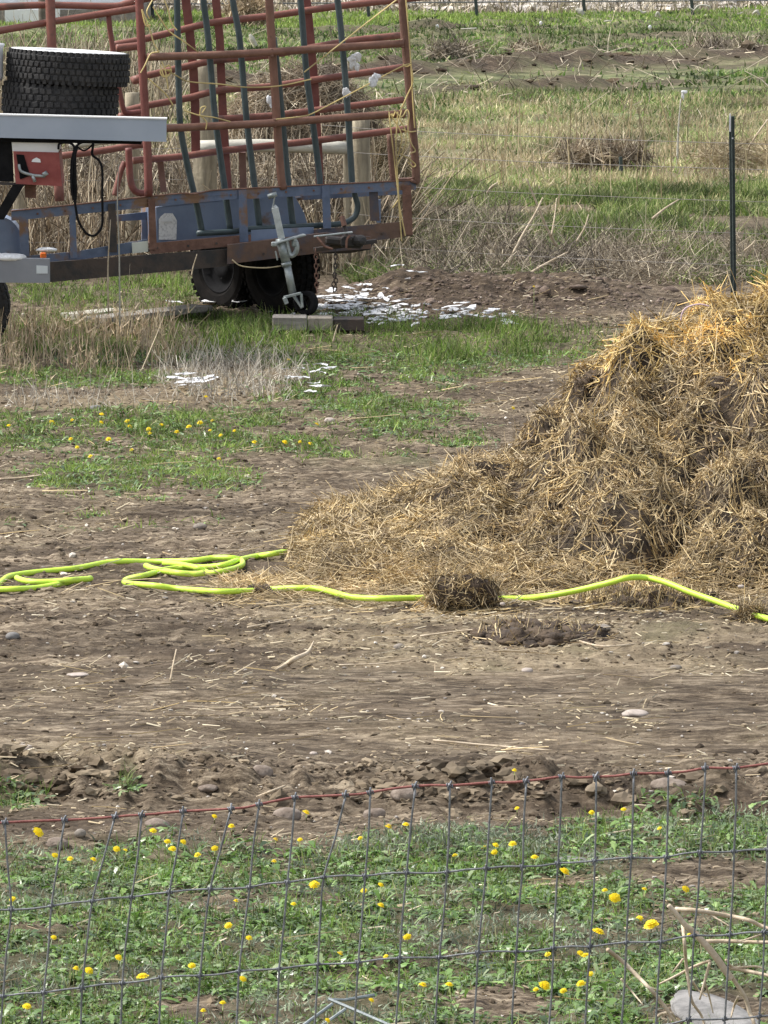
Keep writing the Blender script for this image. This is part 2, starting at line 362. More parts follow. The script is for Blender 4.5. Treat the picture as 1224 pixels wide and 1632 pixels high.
M['yellow'] = blades_mat('yellow_petal', [(.92, .72, .015), (.96, .78, .03), (.88, .64, .01)], trans=.25, rough=.6)
M['stem'] = plain('flower_stem', (.25, .3, .1), .6)
M['fieldgreen'] = blades_mat('field_grass', [(.08, .15, .035), (.13, .21, .05), (.03, .07, .018), (.2, .28, .08), (.34, .34, .18), (.055, .1, .025)], trans=.3, var=.7, vs=.5, st=(1, .4, 1))
M['siding'] = surf('white_siding', (.78, .8, .82), (.85, .86, .88), .6, 3, bump=.05)
M['glass'] = plain('window_glass', (.05, .06, .08), .15)
M['roofm'] = surf('roof_red', (.2, .07, .06), (.28, .1, .08), .8, 4, bump=.3)
M['orange'] = plain('orange_lens', (.75, .16, .02), .3)
M['bark'] = surf('bark', (.1, .085, .07), (.2, .17, .14), .9, 4, bump=.6)
def ground_mat():
    m, t, b = nt('yard_ground'); L = t.links.new
    at_ = N(t, 'ShaderNodeAttribute'); at_.attribute_name = 'cover'; sep = N(t, 'ShaderNodeSeparateColor'); L(at_.outputs['Color'], sep.inputs[0])
    tc = N(t, 'ShaderNodeTexCoord')
    def noise(sc, det=6, r=.65, stretch=None):
        n = N(t, 'ShaderNodeTexNoise'); n.inputs['Scale'].default_value = sc; n.inputs['Detail'].default_value = det; n.inputs['Roughness'].default_value = r
        if stretch:
            mp = N(t, 'ShaderNodeMapping'); mp.inputs['Scale'].default_value = stretch; L(tc.outputs['Object'], mp.inputs[0]); L(mp.outputs[0], n.inputs['Vector'])
        else: L(tc.outputs['Object'], n.inputs['Vector'])
        return n.outputs['Fac']
    dirt = ramp(t, [(.4, (.028, .02, .014)), (.465, (.095, .072, .05)), (.52, (.17, .134, .096)), (.6, (.4, .335, .25))], noise(15, 13, .84, (.28, 1.1, 1)))
    big = ramp(t, [(.37, (.6, .58, .56)), (.63, (1.3, 1.28, 1.24))], noise(1.1, 5, .65, (.4, 1.6, 1)))
    mu = N(t, 'ShaderNodeMixRGB'); mu.blend_type = 'MULTIPLY'; mu.inputs[0].default_value = 1; L(dirt, mu.inputs[1]); L(big, mu.inputs[2])
    def mix(a, c, f):
        x = N(t, 'ShaderNodeMixRGB'); L(f, x.inputs[0]); L(a, x.inputs[1]); L(c, x.inputs[2]); return x.outputs[0]
    grn = ramp(t, [(.35, (.045, .045, .024)), (.55, (.1, .1, .05)), (.66, (.22, .19, .13))], noise(16, 8))
    str_ = ramp(t, [(.35, (.16, .12, .08)), (.5, (.3, .24, .15)), (.65, (.45, .37, .25))], noise(25, 8))
    soil = ramp(t, [(.38, (.028, .02, .014)), (.52, (.085, .062, .042)), (.64, (.2, .155, .11))], noise(11, 12, .8, (.35, 1.1, 1)))
    fgrn = ramp(t, [(.4, (.035, .035, .02)), (.47, (.1, .12, .05)), (.54, (.18, .19, .09)), (.63, (.4, .35, .22))], noise(1.3, 11, .84, (.5, .6, 1)))
    c = mix(mu.outputs[0], str_, sep.outputs[1]); c = mix(c, grn, sep.outputs[0])
    c = mix(c, soil, sep.outputs[2])
    a2 = N(t, 'ShaderNodeAttribute'); a2.attribute_name = 'field'
    c2 = mix(fgrn, soil, sep.outputs[2]); fin = mix(c, c2, a2.outputs['Fac'])
    L(fin, b.inputs['Base Color']); b.inputs['Roughness'].default_value = .95; b.inputs['Specular IOR Level'].default_value = .2
    bp = N(t, 'ShaderNodeBump'); bp.inputs['Strength'].default_value = .9; bp.inputs['Distance'].default_value = .02; L(noise(35, 8, .75), bp.inputs['Height']); L(bp.outputs[0], b.inputs['Normal'])
    return m
# ------------------------------------------------------------------ ground sheet
def spaced(*seg):
    out = []
    for a, b, d in seg: out.append(np.arange(a, b, d))
    out.append([seg[-1][1]]); return np.concatenate(out)
gx = spaced((-400, -60, 20), (-60, -16, 4), (-16, -4.4, .35), (-4.4, 4.4, .0145), (4.4, 16, .35), (16, 60, 4), (60, 400, 20))
gy = spaced((-40, 20, 6), (20, 25, .5), (25, 60, .036), (60, 72, .08), (72, 110, .2), (110, 215, .45), (215, 260, 4), (260, 900, 40))
GX, GY = np.meshgrid(gx, gy); GZ = ground(GX, GY); ny, nx = GX.shape
ii = (np.arange(ny - 1)[:, None] * nx + np.arange(nx - 1)[None, :]).ravel()
o = obj('ground', (np.stack([GX.ravel(), GY.ravel(), GZ.ravel()], 1), np.stack([ii, ii + 1, ii + 1 + nx, ii + nx], 1)), ground_mat(), kind='structure', smooth=True)
px, py = proj(GX, GY, np.minimum(GZ, 0) * (GY > 64))
inn = (GX > -6) & (GX < 6)
gr = green(px, py, GX, GY) * (GY < 60) * inn + (GY >= 60) * (GY < 84) * .45
gr = np.where((GY < 60) & ~inn, .4, gr)
lit = np.clip(ell(px, py, 850, 1000, 420, 70) * .5 + ell(px, py, 700, 930, 330, 60) * .6 + np.clip(fbm(GX * 2.5, GY * 1.5, 3, 3) * 2, 0, 1) * .5 + ell(px, py, 90, 640, 200, 14) * .5 + ell(px, py, 360, 605, 110, 40) * .7, 0, 1) * (GY < 60)
so_f = (GY > 105) * np.clip(.15 + 3.5 * fbm((GY - 2.5 * GX) * .35, GX * .15, 3, 2), 0, .8)
lit = np.maximum(lit, (GY >= 60) * (GY < 100) * np.clip(.55 + fbm(GX, GY * .6, 3, 1) * 2, 0, 1))
dk = ss(58.8, 60, GY) * (1 - ss(69, 72, GY)); lit = lit * (1 - .75 * dk)
so = np.clip(ell(px, py, 760, 478, 270, 34) + ell(px, py, 860, 625, 150, 22) * .5, 0, 1) * (GY < 61)
moist = np.clip(ss(820, 860, py) * (1 - ss(1040, 1090, py)) * .75 + ss(1235, 1255, py) * (1 - ss(1310, 1340, py)) * .7 + .35, 0, 1) * np.clip(.25 + 4.5 * fbm(GX * 1.1, GY * 2.6, 4, 7), 0, 1) * (GY < 60)
so = np.maximum(so, moist * .85); so = np.maximum(so, so_f)
so = np.maximum(so, dk * .75 * np.clip(.6 + 2 * fbm(GX * 1.5, GY * .8, 3, 3), 0, 1))
so = np.maximum(so, soil_row(GX, GY) * (GY > 100))
so = np.maximum(so, ell(px, py, 960, 245, 90, 18) * (GY > 72) * (GY < 100) * .7)
cov = np.stack([gr * .8, np.clip(lit, 0, 1) * (1 - so), np.clip(so, 0, 1), np.ones_like(gr)], -1).reshape(-1, 4).astype(np.float32)
ca = o.data.attributes.new('cover', 'FLOAT_COLOR', 'POINT'); ca.data.foreach_set('color', cov.ravel())
fa = o.data.attributes.new('field', 'FLOAT', 'POINT'); fa.data.foreach_set('value', (ss(76, 100, GY)).astype(np.float32).ravel())
# ------------------------------------------------------------------ scatter helper
def scatter(n, x0, x1, y0, y1, dens=None, wedge=True):
    X = rng.uniform(x0, x1, n); Y = rng.uniform(y0, y1, n)
    if wedge:
        k = np.abs(X) < Y * .062 + .35; X = X[k]; Y = Y[k]
    Z = ground(X, Y); p, q = proj(X, Y, Z)
    if dens is not None:
        k = rng.random(len(X)) < dens(p, q, X, Y); X, Y, Z, p, q = X[k], Y[k], Z[k], p[k], q[k]
    return np.stack([X, Y, Z], 1), p, q
def updirs(n, lean):
    a = rng.uniform(0, 2 * np.pi, n); l = np.abs(rng.normal(0, lean, n))
    return unit(np.stack([np.cos(a) * l, np.sin(a) * l, np.ones(n)], 1))
def blades(P, hmin, hmax, w, lean=.35, droop=.3, seg=2):
    n = len(P); D = updirs(n, lean); a = rng.uniform(0, 2 * np.pi, n)
    B = np.stack([np.cos(a) * droop, np.sin(a) * droop, -rng.random(n) * droop], 1) * rng.random((n, 1))
    return ribbons(P, D, rng.uniform(hmin, hmax, n), w * rng.uniform(.6, 1.3, n), B, seg)
PILEBOX = lambda X, Y: (X > -.5 + (Y < 41) * .3) & (Y > 40.9) & (Y < 47)
# yard grass, middle distance
def dmid(p, q, X, Y): return np.clip(green(p, q, X, Y) * 1.1 - .1, 0, 1) * np.clip(.75 + 2.2 * fbm(X * 4, Y * 2, 2, 1), .12, 1) * (~PILEBOX(X, Y)) * (Y < 60)
P, p, q = scatter(330000, -4.4, 4.4, 43, 60, dmid)
yel = (q > 725) | (rng.random(len(P)) < .12)
tall = ((q < 590) & (fbm(P[:, 0] * 2, P[:, 1] * 2, 2, 3) > .04))
obj('grass', catnp(blades(P[~yel & ~tall], .02, .075, .009, .9, .7), blades(P[tall & ~yel], .06, .15, .009, .5, .6)), M['grass'], label='short green grass growing across the yard in front of the trailer', kind='stuff')
obj('grass', blades(P[yel], .02, .07, .008, .8, .7), M['ygrass'], label='bright yellowish green grass tufts on the bare yard', kind='stuff')
# broad leaves in the middle strip too
def leaves(P, lmin, lmax, w, flat=.9):
    n = len(P); a = rng.uniform(0, 2 * np.pi, n); e = np.abs(rng.normal(.5, .35, n))
    D = unit(np.stack([np.cos(a), np.sin(a), e], 1)); L = rng.uniform(lmin, lmax, n)
    B = np.stack([np.zeros(n), np.zeros(n), -rng.uniform(.2, flat, n)], 1)
    S = np.stack([-np.sin(a), np.cos(a), rng.normal(0, .35, n)], 1)
    return ribbons(P, D, L, w * rng.uniform(.6, 1.3, n), B, 6, np.array([.2, .45, .35, .8, .6, .95, .08]), S)
Pm, p, q = scatter(22000, -4.4, 4.4, 43, 54, lambda p, q, X, Y: green(p, q, X, Y) * .8 * (~PILEBOX(X, Y)))
Pm = np.repeat(Pm, 5, 0) + rng.normal(0, .02, (len(Pm) * 5, 3)) * [1, 1, 0]
obj('weed', leaves(Pm, .04, .1, .018), M['weed'], label='low leafy weeds in the dandelion strip of the yard', kind='stuff')
# foreground weeds behind the wire fence
def dfg(p, q, X, Y): return green(p, q, X, Y) * np.clip(.8 + 4.5 * fbm(X * 3.2, Y * 1.5, 3, 4), .05, 1)
P, p, q = scatter(19000, -2.6, 2.6, 26.3, 35, dfg)
Pr = np.repeat(P, 9, 0) + rng.normal(0, .022, (len(P) * 9, 3)) * [1, 1, .2]
big = rng.random(len(Pr)) < .3
obj('weed', catnp(leaves(Pr[~big], .03, .07, .018), leaves(Pr[big], .05, .1, .028)), M['weed'], label='leafy green dandelion weeds behind the wire fence', kind='stuff')
P, p, q = scatter(60000, -2.6, 2.6, 26.3, 35, dfg)
obj('grass', blades(P, .03, .09, .005, .6, .6), M['grass'], label='fine green grass among the weeds by the fence', kind='stuff')
def dsage(p, q, X, Y):
    return np.clip(np.maximum.reduce([ell(p, q, 720, 1345, 200, 26), ell(p, q, 1150, 1315, 110, 26), ell(p, q, 40, 1590, 120, 25), ell(p, q, 420, 1370, 100, 14), ell(p, q, 100, 1430, 160, 20) * .6, ell(p, q, 420, 1480, 150, 60) * .3]) * (fbm(X * 3, Y * 2, 2, 6) > -.12), 0, 1)
P, p, q = scatter(200000, -2.6, 2.6, 26.5, 35, lambda p, q, X, Y: np.maximum(dsage(p, q, X, Y), green(p, q, X, Y) * .5 * np.clip(.3 - 3 * fbm(X * 3.2, Y * 1.5, 3, 4), 0, 1)))
obj('ground_cover', blades(P, .012, .045, .008, 1.1, .6), M['sage'], label='grey green feathery ground cover in the weeds', kind='stuff')
# dry litter on the dirt
def dlit(p, q, X, Y):
    c = np.clip(fbm(X * 2.5, Y * 1.5, 3, 3) * 3 + .25, 0.05, 1)
    return np.clip(c * .5 + ell(p, q, 760, 960, 380, 70) * .7 + ell(p, q, 300, 1120, 300, 70) * .15, 0, 1) * (1 - .6 * green(p, q, X, Y)) * (Y < 60)
P, p, q = scatter(110000, -4.2, 4.2, 26.3, 59, dlit); n = len(P)
a = rng.normal(.05, .6, n); D = unit(np.stack([np.cos(a), np.sin(a), rng.normal(0, .25, n)], 1)); P[:, 2] += .01
obj('straw_litter', straws(P, D, rng.exponential(.026, n) + .012, rng.uniform(.003, .0085, n), seg=1), M['chaff'], label='loose straw bits strewn over the dirt', kind='stuff')
P, p, q = scatter(2600, -4.2, 4.2, 28, 59, dlit); n = len(P)
a = rng.normal(0, .8, n); D = unit(np.stack([np.cos(a), np.sin(a), rng.normal(.05, .1, n)], 1)); P[:, 2] += .015
obj('straw_litter', straws(P, D, rng.uniform(.12, .35, n), .006, rng.normal(0, .12, (n, 3)) * [1, 1, .3], seg=3), M['straw'], label='long dry stalks lying about the yard', kind='stuff')
# crumbs and clods
def chips(P, s, sq=.9, sb=1, rg=0):
    n = len(P); import bmesh
    bm = bmesh.new(); bmesh.ops.create_icosphere(bm, subdivisions=sb, radius=1); U = np.array([v.co[:] for v in bm.verts]); Fc = np.array([[v.index for v in f.verts] for f in bm.faces]); bm.free()
    m = len(U); S = s[:, None] * np.stack([rng.uniform(.7, 1.5, n), rng.uniform(.7, 1.3, n), rng.uniform(.4, .9, n) * sq], 1)
    V = U[None] * (1 + rng.normal(0, .2, (n, m, 1))) * S[:, None]
    if rg:
        sd = rng.uniform(0, 50, (n, 1)); q1 = U[None, :, 0] * 1.6 + U[None, :, 2] * 1.1 + sd; q2 = U[None, :, 1] * 1.6 - U[None, :, 2] * .9 + sd * 1.7
        V = V * (1 + rg * 2.4 * fbm(q1, q2, 3, 3))[..., None]
    a = rng.uniform(0, 6.28, n); c, s_ = np.cos(a)[:, None], np.sin(a)[:, None]
    V = np.stack([V[..., 0] * c - V[..., 1] * s_, V[..., 0] * s_ + V[..., 1] * c, V[..., 2]], -1) + P[:, None]
    return V.reshape(-1, 3), (Fc[None] + (np.arange(n) * m)[:, None, None]).reshape(-1, 3)
M['crumb'] = blades_mat('soil_crumb', [(.1, .076, .054), (.17, .135, .1), (.06, .044, .031), (.26, .21, .155), (.13, .1, .073)], trans=0, rough=.95, spec=.1)
M['darkclod'] = blades_mat('dark_clod', [(.06, .043, .03), (.1, .075, .05), (.035, .025, .018), (.18, .14, .1)], trans=0, rough=.95, spec=.1)
M['pebble'] = blades_mat('pebbles', [(.4, .36, .32), (.55, .5, .46), (.3, .27, .25), (.68, .62, .56)], trans=0, rough=.7)
P, p, q = scatter(90000, -4.2, 4.2, 27, 58, lambda p, q, X, Y: (1 - green(p, q, X, Y)) * .8 * (Y < 60) * (1 - .8 * (Y > 34.5) * (Y < 37.6)) * (~PILEBOX(X, Y)))
obj('soil_crumbs', chips(P, np.minimum(rng.exponential(.005, len(P)) + .004, .022), .9, 1, .4), M['crumb'], smooth=False, label='small crumbs of dry soil over the yard', kind='stuff')
P, p, q = scatter(9000, -2.6, 2.6, 32.4, 35, lambda p, q, X, Y: .8 * np.exp(-((Y - 33.5 + .02 * X - .4 * fbm(X * .8, Y * 0, 3, 3)) / .38) ** 2) * np.clip(.4 + 3 * fbm(X * 2, Y * 2, 2, 4), .05, 1))
s = rng.exponential(.012, len(P)) + .006; s = np.minimum(s, .055)
obj('soil_clods', chips(P, s, .9, 2, .5), M['crumb'], smooth=False, label='rough row of soil clods beyond the top fence wire', kind='stuff')
P, p, q = scatter(4500, -4.2, 4.2, 27, 58, lambda p, q, X, Y: (1 - green(p, q, X, Y)) * .7 * (~PILEBOX(X, Y)))
P[:, 2] += .004
obj('pebbles', chips(P, rng.exponential(.0035, len(P)) + .0035), M['pebble'], label='tiny pale pebbles scattered over the dirt', kind='stuff')
P, p, q = scatter(5000, -1, 3.2, 57.4, 60, lambda p, q, X, Y: ell(p, q, 770, 480, 270, 40))
obj('soil_crumbs', chips(P, rng.exponential(.007, len(P)) + .005), M['soil'], smooth=True, label='brown crumbs on the soil ridge beyond the plastic scraps', kind='stuff')
# left tall dry weeds, bleached patch
P, p, q = scatter(15000, -4, 0, 50.5, 56, lambda p, q, X, Y: np.clip(ell(p, q, 20, 560, 190, 42, .6) + ell(p, q, 200, 560, 110, 30) * .35, 0, 1) * np.clip(.3 + 3 * fbm(X * 3, Y * 1.5, 3, 4), .03, 1)); n = len(P)
D = updirs(n, .32); B = rng.normal(0, .12, (n, 3)) * [1, 1, .3]
hh = rng.uniform(.06, .42, n) * np.where(rng.random(n) < .08, 1.7, 1) * (.75 + 1.2 * fbm(P[:, 0] * 2.5, P[:, 1], 2, 6))
obj('dry_weeds', straws(P, D, hh, rng.uniform(.004, .0085, n), B, seg=2, taper=.4), M['redweed'], label='reddish dry weed stems standing under the grey bumper', kind='stuff')
k = rng.random(n) < .5; Pt = P[k] + D[k] * (hh[k] * rng.uniform(.5, 1, k.sum()))[:, None]; Pt = np.repeat(Pt, 3, 0)
obj('dry_weeds', blades(Pt, .03, .12, .009, 1.2, .3), M['redweed'], label='dry side twigs and seed heads of the weeds under the grey bumper', kind='stuff')
P, p, q = scatter(9000, -3, 0, 48, 56, lambda p, q, X, Y: np.clip(ell(p, q, 370, 605, 110, 36) + ell(p, q, 90, 640, 190, 14) * .4, 0, 1)); n = len(P)
obj('dry_weeds', straws(P, updirs(n, .9), rng.uniform(.05, .17, n), .005, rng.normal(0, .3, (n, 3)), seg=2), M['whitestem'], label='bleached flattened weeds in the middle of the yard', kind='stuff')
# ------------------------------------------------------------------ bank behind: stalks, tangles, grass
def dstalk(p, q, X, Y): return np.clip((X < .1 + .25 * fbm(X * 0, Y * 3, 2, 3)) * .9, 0, 1)
P, p, q = scatter(7500, -4.4, .5, 60.6, 66, dstalk); n = len(P)
obj('dry_stalks', straws(P, updirs(n, .6), rng.uniform(.2, .95, n) * (1 + .5 * fbm(P[:, 0] * 2, P[:, 1], 2, 2)), rng.uniform(.006, .017, n), rng.normal(0, .22, (n, 3)), seg=3, taper=.5), M['brownstem'], label='dense brown dry stalks behind the blue trailer', kind='stuff')
def dtang(p, q, X, Y): return np.clip(ell(p, q, 950, 425, 380, 38) * np.clip(.4 + fbm(X * 1.5, Y, 2, 4) * 4, .04, 1) + ell(p, q, 720, 400, 110, 60) * .8, 0, 1)
P, p, q = scatter(34000, -1, 4.6, 59, 68, dtang); n = len(P)
a = rng.uniform(0, 6.28, n); D = unit(np.stack([np.cos(a), np.sin(a), np.abs(rng.normal(.3, .7, n))], 1)); P[:, 2] += rng.random(n) ** 2 * .12
obj('dry_stalks', straws(P, D, rng.uniform(.05, .3, n), rng.uniform(.004, .0085, n), rng.normal(0, .4, (n, 3)), seg=2, taper=.5), M['tangle'], label='grey tangle of dead weed stems along the back fence', kind='stuff')
def dbg(p, q, X, Y):
    c = fbm(X * 1.5, Y * .55, 3, 5) * 2
    return np.clip(.32 + c * 3.2 + .55 * ell(p, q, 940, 300, 420, 50), 0, 1) * (1 - .45 * ell(p, q, 950, 440, 330, 26))
P, p, q = scatter(240000, -1.2, 5.2, 59.6, 75, dbg)
obj('grass', blades(P, .06, .19, .015, .7, .8), M['lush'], label='lush green grass on the bank behind the back fence', kind='stuff')
P, p, q = scatter(150000, -8, 8, 60.5, 112, lambda p, q, X, Y: np.clip(-.2 + fbm(X * .8, Y * .6, 4, 2) * 4 + .5 * ss(72, 77, Y) - .3 * ss(98, 110, Y) - .6 * (Y < 71), 0, 1) * (1 - .7 * ell(p, q, 960, 245, 80, 14)))
obj('grass', blades(P, .05, .2, .016, .6, .7), M['tan'], label='tall straw coloured dry grass beyond the back fence', kind='stuff')
P, p, q = scatter(150000, -8.5, 8.5, 72, 118, lambda p, q, X, Y: np.clip(.5 + fbm(X * .5, Y * .5, 4, 3) * 4, .08, 1) * (1 - soil_row(X, Y)))
obj('grass', blades(P, .04, .15, .024, .7, .7), M['tangreen'], label='mixed green and straw grass of the near field', kind='stuff')
P, p, q = scatter(190000, -14, 14, 98, 205, lambda p, q, X, Y: np.clip(.5 + 6 * fbm((Y - 2.5 * X) * .22, X * .15, 3, 6), .03, 1) * (1 - .9 * soil_row(X, Y)) * (Y < ridge_y(X) + 60))
obj('grass', blades(P, .05, .15, .045, .8, .5), M['fieldgreen'], label='green rows of the far field', kind='stuff')
P, p, q = scatter(30000, -10, 12, 100, 190, lambda p, q, X, Y: np.clip(soil_row(X, Y) * .8 + .1 * (fbm(X * .6, Y * .3, 2, 5) > .05), 0, 1)); n = len(P)
a = rng.uniform(0, 6.28, n); D = unit(np.stack([np.cos(a), np.sin(a), np.abs(rng.normal(.2, .5, n))], 1))
obj('field_litter', straws(P, D, rng.uniform(.1, .5, n), rng.uniform(.008, .02, n), rng.normal(0, .3, (n, 3)), seg=2), M['greystem'], label='dead stems caught on the ploughed field ridges', kind='stuff')
# ------------------------------------------------------------------ straw and manure pile
RX = np.array([-.62, -.48, -.3, 0, .3, .7, 1.0, 1.12, 1.35, 1.8, 2.24, 3, 4, 5.2, 6.4]); RH = np.array([0, .03, .12, .2, .3, .44, .63, .95, 1.06, 1.17, 1.3, 1.5, 1.55, 1.1, 0])
def pile_h(X, Y):
    R = np.interp(X, RX, RH); Yc = np.interp(X, [-.7, 0, 1, 2.3, 6], [41.7, 42.3, 43.3, 44.0, 44.2])
    yf = np.interp(X, [-.7, -.3, 0, 2, 4, 6], [41.3, 40.75, 40.45, 40.2, 40.3, 42]) + .35 * fbm(X * 1.3, X * 0, 3, 3)
    t = np.where(Y < Yc, (Yc - Y) / (Yc - yf), (Y - Yc) / (2.6))
    pr = np.clip(1 - np.clip(t, 0, 1.2) ** 1.35, 0, 1)
    h = R * pr
    e = ss(0, .25, h) * np.clip(R / .75, .3, 1)
    bil = np.abs(fbm(X * 2.1, Y * 1.7, 2, 4)) * 2
    h = h + e * (.36 * (bil - .36) + .34 * fbm(X * 4.2, Y * 3.2, 3, 5) + .09 * fbm(X * 15, Y * 12, 2, 6))
    for (a, b, w, d) in HOLES: h = h - d * np.exp(-(((X - a) / w) ** 2 + ((Y - b) / (w * 1.5)) ** 2))
    return h - (1 - ss(0, .03, R * pr)) * .05
HOLES = []
def pile_pt(px_, py_):
    """first hit of the ray with the pile"""
    d = ray(px_, py_); ts = np.linspace(39.5, 47, 1500); X = d[0] * ts / d[1]; Z = H + d[2] * ts / d[1]
    k = np.nonzero(Z < pile_h(X, ts))[0]
    i = k[0] if len(k) else 600
    return X[i], ts[i], Z[i]
hl = []
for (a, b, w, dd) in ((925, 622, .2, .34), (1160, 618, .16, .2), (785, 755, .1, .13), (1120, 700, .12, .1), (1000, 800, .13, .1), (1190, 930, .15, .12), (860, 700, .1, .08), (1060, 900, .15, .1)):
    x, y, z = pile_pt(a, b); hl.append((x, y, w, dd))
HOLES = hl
pxs = np.arange(-.8, 6.6, .02); pys = np.arange(39.8, 47.2, .025); PX, PY = np.meshgrid(pxs, pys); PZ = pile_h(PX, PY)
ny, nx = PX.shape; ii = (np.arange(ny - 1)[:, None] * nx + np.arange(nx - 1)[None, :]).ravel()
pile = thing('straw_pile', 'large heap of golden and brown straw and manure at the right', 'straw heap', (2.6, 43.5, 0))
obj('heap_core', (np.stack([PX.ravel(), PY.ravel(), PZ.ravel()], 1), np.stack([ii, ii + 1, ii + 1 + nx, ii + nx], 1)), surf('heap_core', (.025, .017, .011), (.08, .056, .034), .95, 14, c3=(.15, .105, .06), bump=1, bscale=60), pile, smooth=True)
def pile_straw(n, x0, x1, y0, y1, fn, lmin, lmax, w, lift, name, mat, label):
    X = rng.uniform(x0, x1, n); Y = rng.uniform(y0, y1, n); Z = pile_h(X, Y); k = Z > -.01; X, Y, Z = X[k], Y[k], Z[k]
    e = .02; gx_ = (pile_h(X + e, Y) - Z) / e; gy_ = (pile_h(X, Y + e) - Z) / e
    p, q = proj(X, Y, Z); k = rng.random(len(X)) < fn(p, q, X, Y, Z); X, Y, Z, gx_, gy_ = [v[k] for v in (X, Y, Z, gx_, gy_)]; n = len(X)
    ang = fbm(X * 3.2, Y * 2.6, 2, 7) * 16 + rng.normal(0, .5, n) + (rng.random(n) < .15) * rng.uniform(0, 3, n); dx, dy = np.cos(ang), np.sin(ang) 
    gx_ = np.clip(gx_, -2, 2); gy_ = np.clip(gy_, -2, 2)
    D = unit(np.stack([dx, dy, gx_ * dx + gy_ * dy + rng.normal(lift, .3, n)], 1)); L = rng.uniform(lmin, lmax, n) * rng.uniform(.4, 1, n)
    P = np.stack([X, Y, Z], 1) - D * (L * .5)[:, None] + np.array([0, 0, .012]) + rng.random((n, 1)) * [0, 0, .03]
    B = rng.normal(0, .34, (n, 3)) + [0, 0, -.1]
    return obj(name, straws(P, D, L, w * rng.uniform(.5, 1.5, n), B, seg=3), mat, pile, label=label, kind='stuff')
for (a_, b_, w_, h_) in ((932, 622, 30, 44), (950, 602, 40, 18), (1160, 612, 60, 26), (785, 757, 26, 12)):  # dark lumps standing in for the shade inside the heap's hollows
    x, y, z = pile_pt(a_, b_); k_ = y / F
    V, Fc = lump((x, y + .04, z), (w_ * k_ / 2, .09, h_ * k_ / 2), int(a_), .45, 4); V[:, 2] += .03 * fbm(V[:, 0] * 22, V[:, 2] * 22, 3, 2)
    obj('hollow_shade_lump', (V, Fc), M['dung'], pile, smooth=True)  # dung colour here serves as the hollow's shade
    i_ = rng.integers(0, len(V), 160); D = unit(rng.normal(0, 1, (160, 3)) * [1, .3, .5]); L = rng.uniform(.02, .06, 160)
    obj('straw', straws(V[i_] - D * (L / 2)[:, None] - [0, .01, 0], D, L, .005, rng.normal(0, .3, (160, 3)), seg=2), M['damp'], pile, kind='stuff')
inhole = lambda X, Y: np.clip(sum(np.exp(-(((X - a) / (w * .8)) ** 2 + ((Y - b) / (w * 1.2)) ** 2)) for a, b, w, d in HOLES[:5]), 0, 1)
def gold(p, q, X, Y): 
    s = np.interp(p, [900, 980, 1100, 1224, 1400], [585, 595, 560, 555, 540]); return (1 - ss(s - 110, s + 70, q + 120 * fbm(X * 3, Y * 3, 3, 2))) * (p > 880)
pile_straw(150000, -.75, 6.4, 39.9, 46.5, lambda p, q, X, Y, Z: (1 - .93 * inhole(X, Y)) * (1 - .85 * gold(p, q, X, Y)) * (.55 + .45 * (fbm(X * 3, Y * 3, 2, 1) > -.08)), .05, .2, .0056, .03, 'straw', M['oldstraw'], 'weathered grey brown straw')
pile_straw(30000, -.75, 6.4, 39.9, 46.5, lambda p, q, X, Y, Z: (1 - .97 * inhole(X, Y)) * np.clip(.55 + 2.5 * fbm(X * 2, Y * 2, 3, 6) + ell(p, q, 620, 880, 150, 40) * .4, 0.02, 1), .1, .3, .0058, .08, 'straw', M['straw'], 'pale dry straw')
pile_straw(45000, -.75, 6.4, 39.9, 46.5, lambda p, q, X, Y, Z: np.clip(.1 + 5 * fbm(X * 2.6, Y * 2.2, 3, 1), 0, 1) * (1 - gold(p, q, X, Y)), .03, .14, .008, .02, 'damp_straw', M['damp'], 'dark damp matted straw')
pile_straw(60000, .8, 6.4, 42, 46.5, lambda p, q, X, Y, Z: gold(p, q, X, Y), .08, .26, .0065, .14, 'straw', M['gold'], 'fresh golden straw on the top')
X = rng.uniform(-1.1, 3.2, 30000); Y = rng.uniform(39.2, 41.6, 30000); k = (pile_h(X, Y) < .12) & ((X > -.45) | (Y < 40.95)) & (rng.random(30000) < np.exp(-((Y - 40.7) / .55) ** 2) * (X > -.9)) ; X, Y = X[k], Y[k]; n = len(X)
a = rng.uniform(0, 6.28, n); D = unit(np.stack([np.cos(a), np.sin(a), rng.normal(.05, .15, n)], 1))
obj('straw', straws(np.stack([X, Y, np.maximum(ground(X, Y), pile_h(X, Y)) + .012], 1), D, rng.uniform(.05, .2, n), .005, rng.normal(0, .15, (n, 3)), seg=2), M['straw'], pile, label='loose straw fanned out at the foot of the heap', kind='stuff')
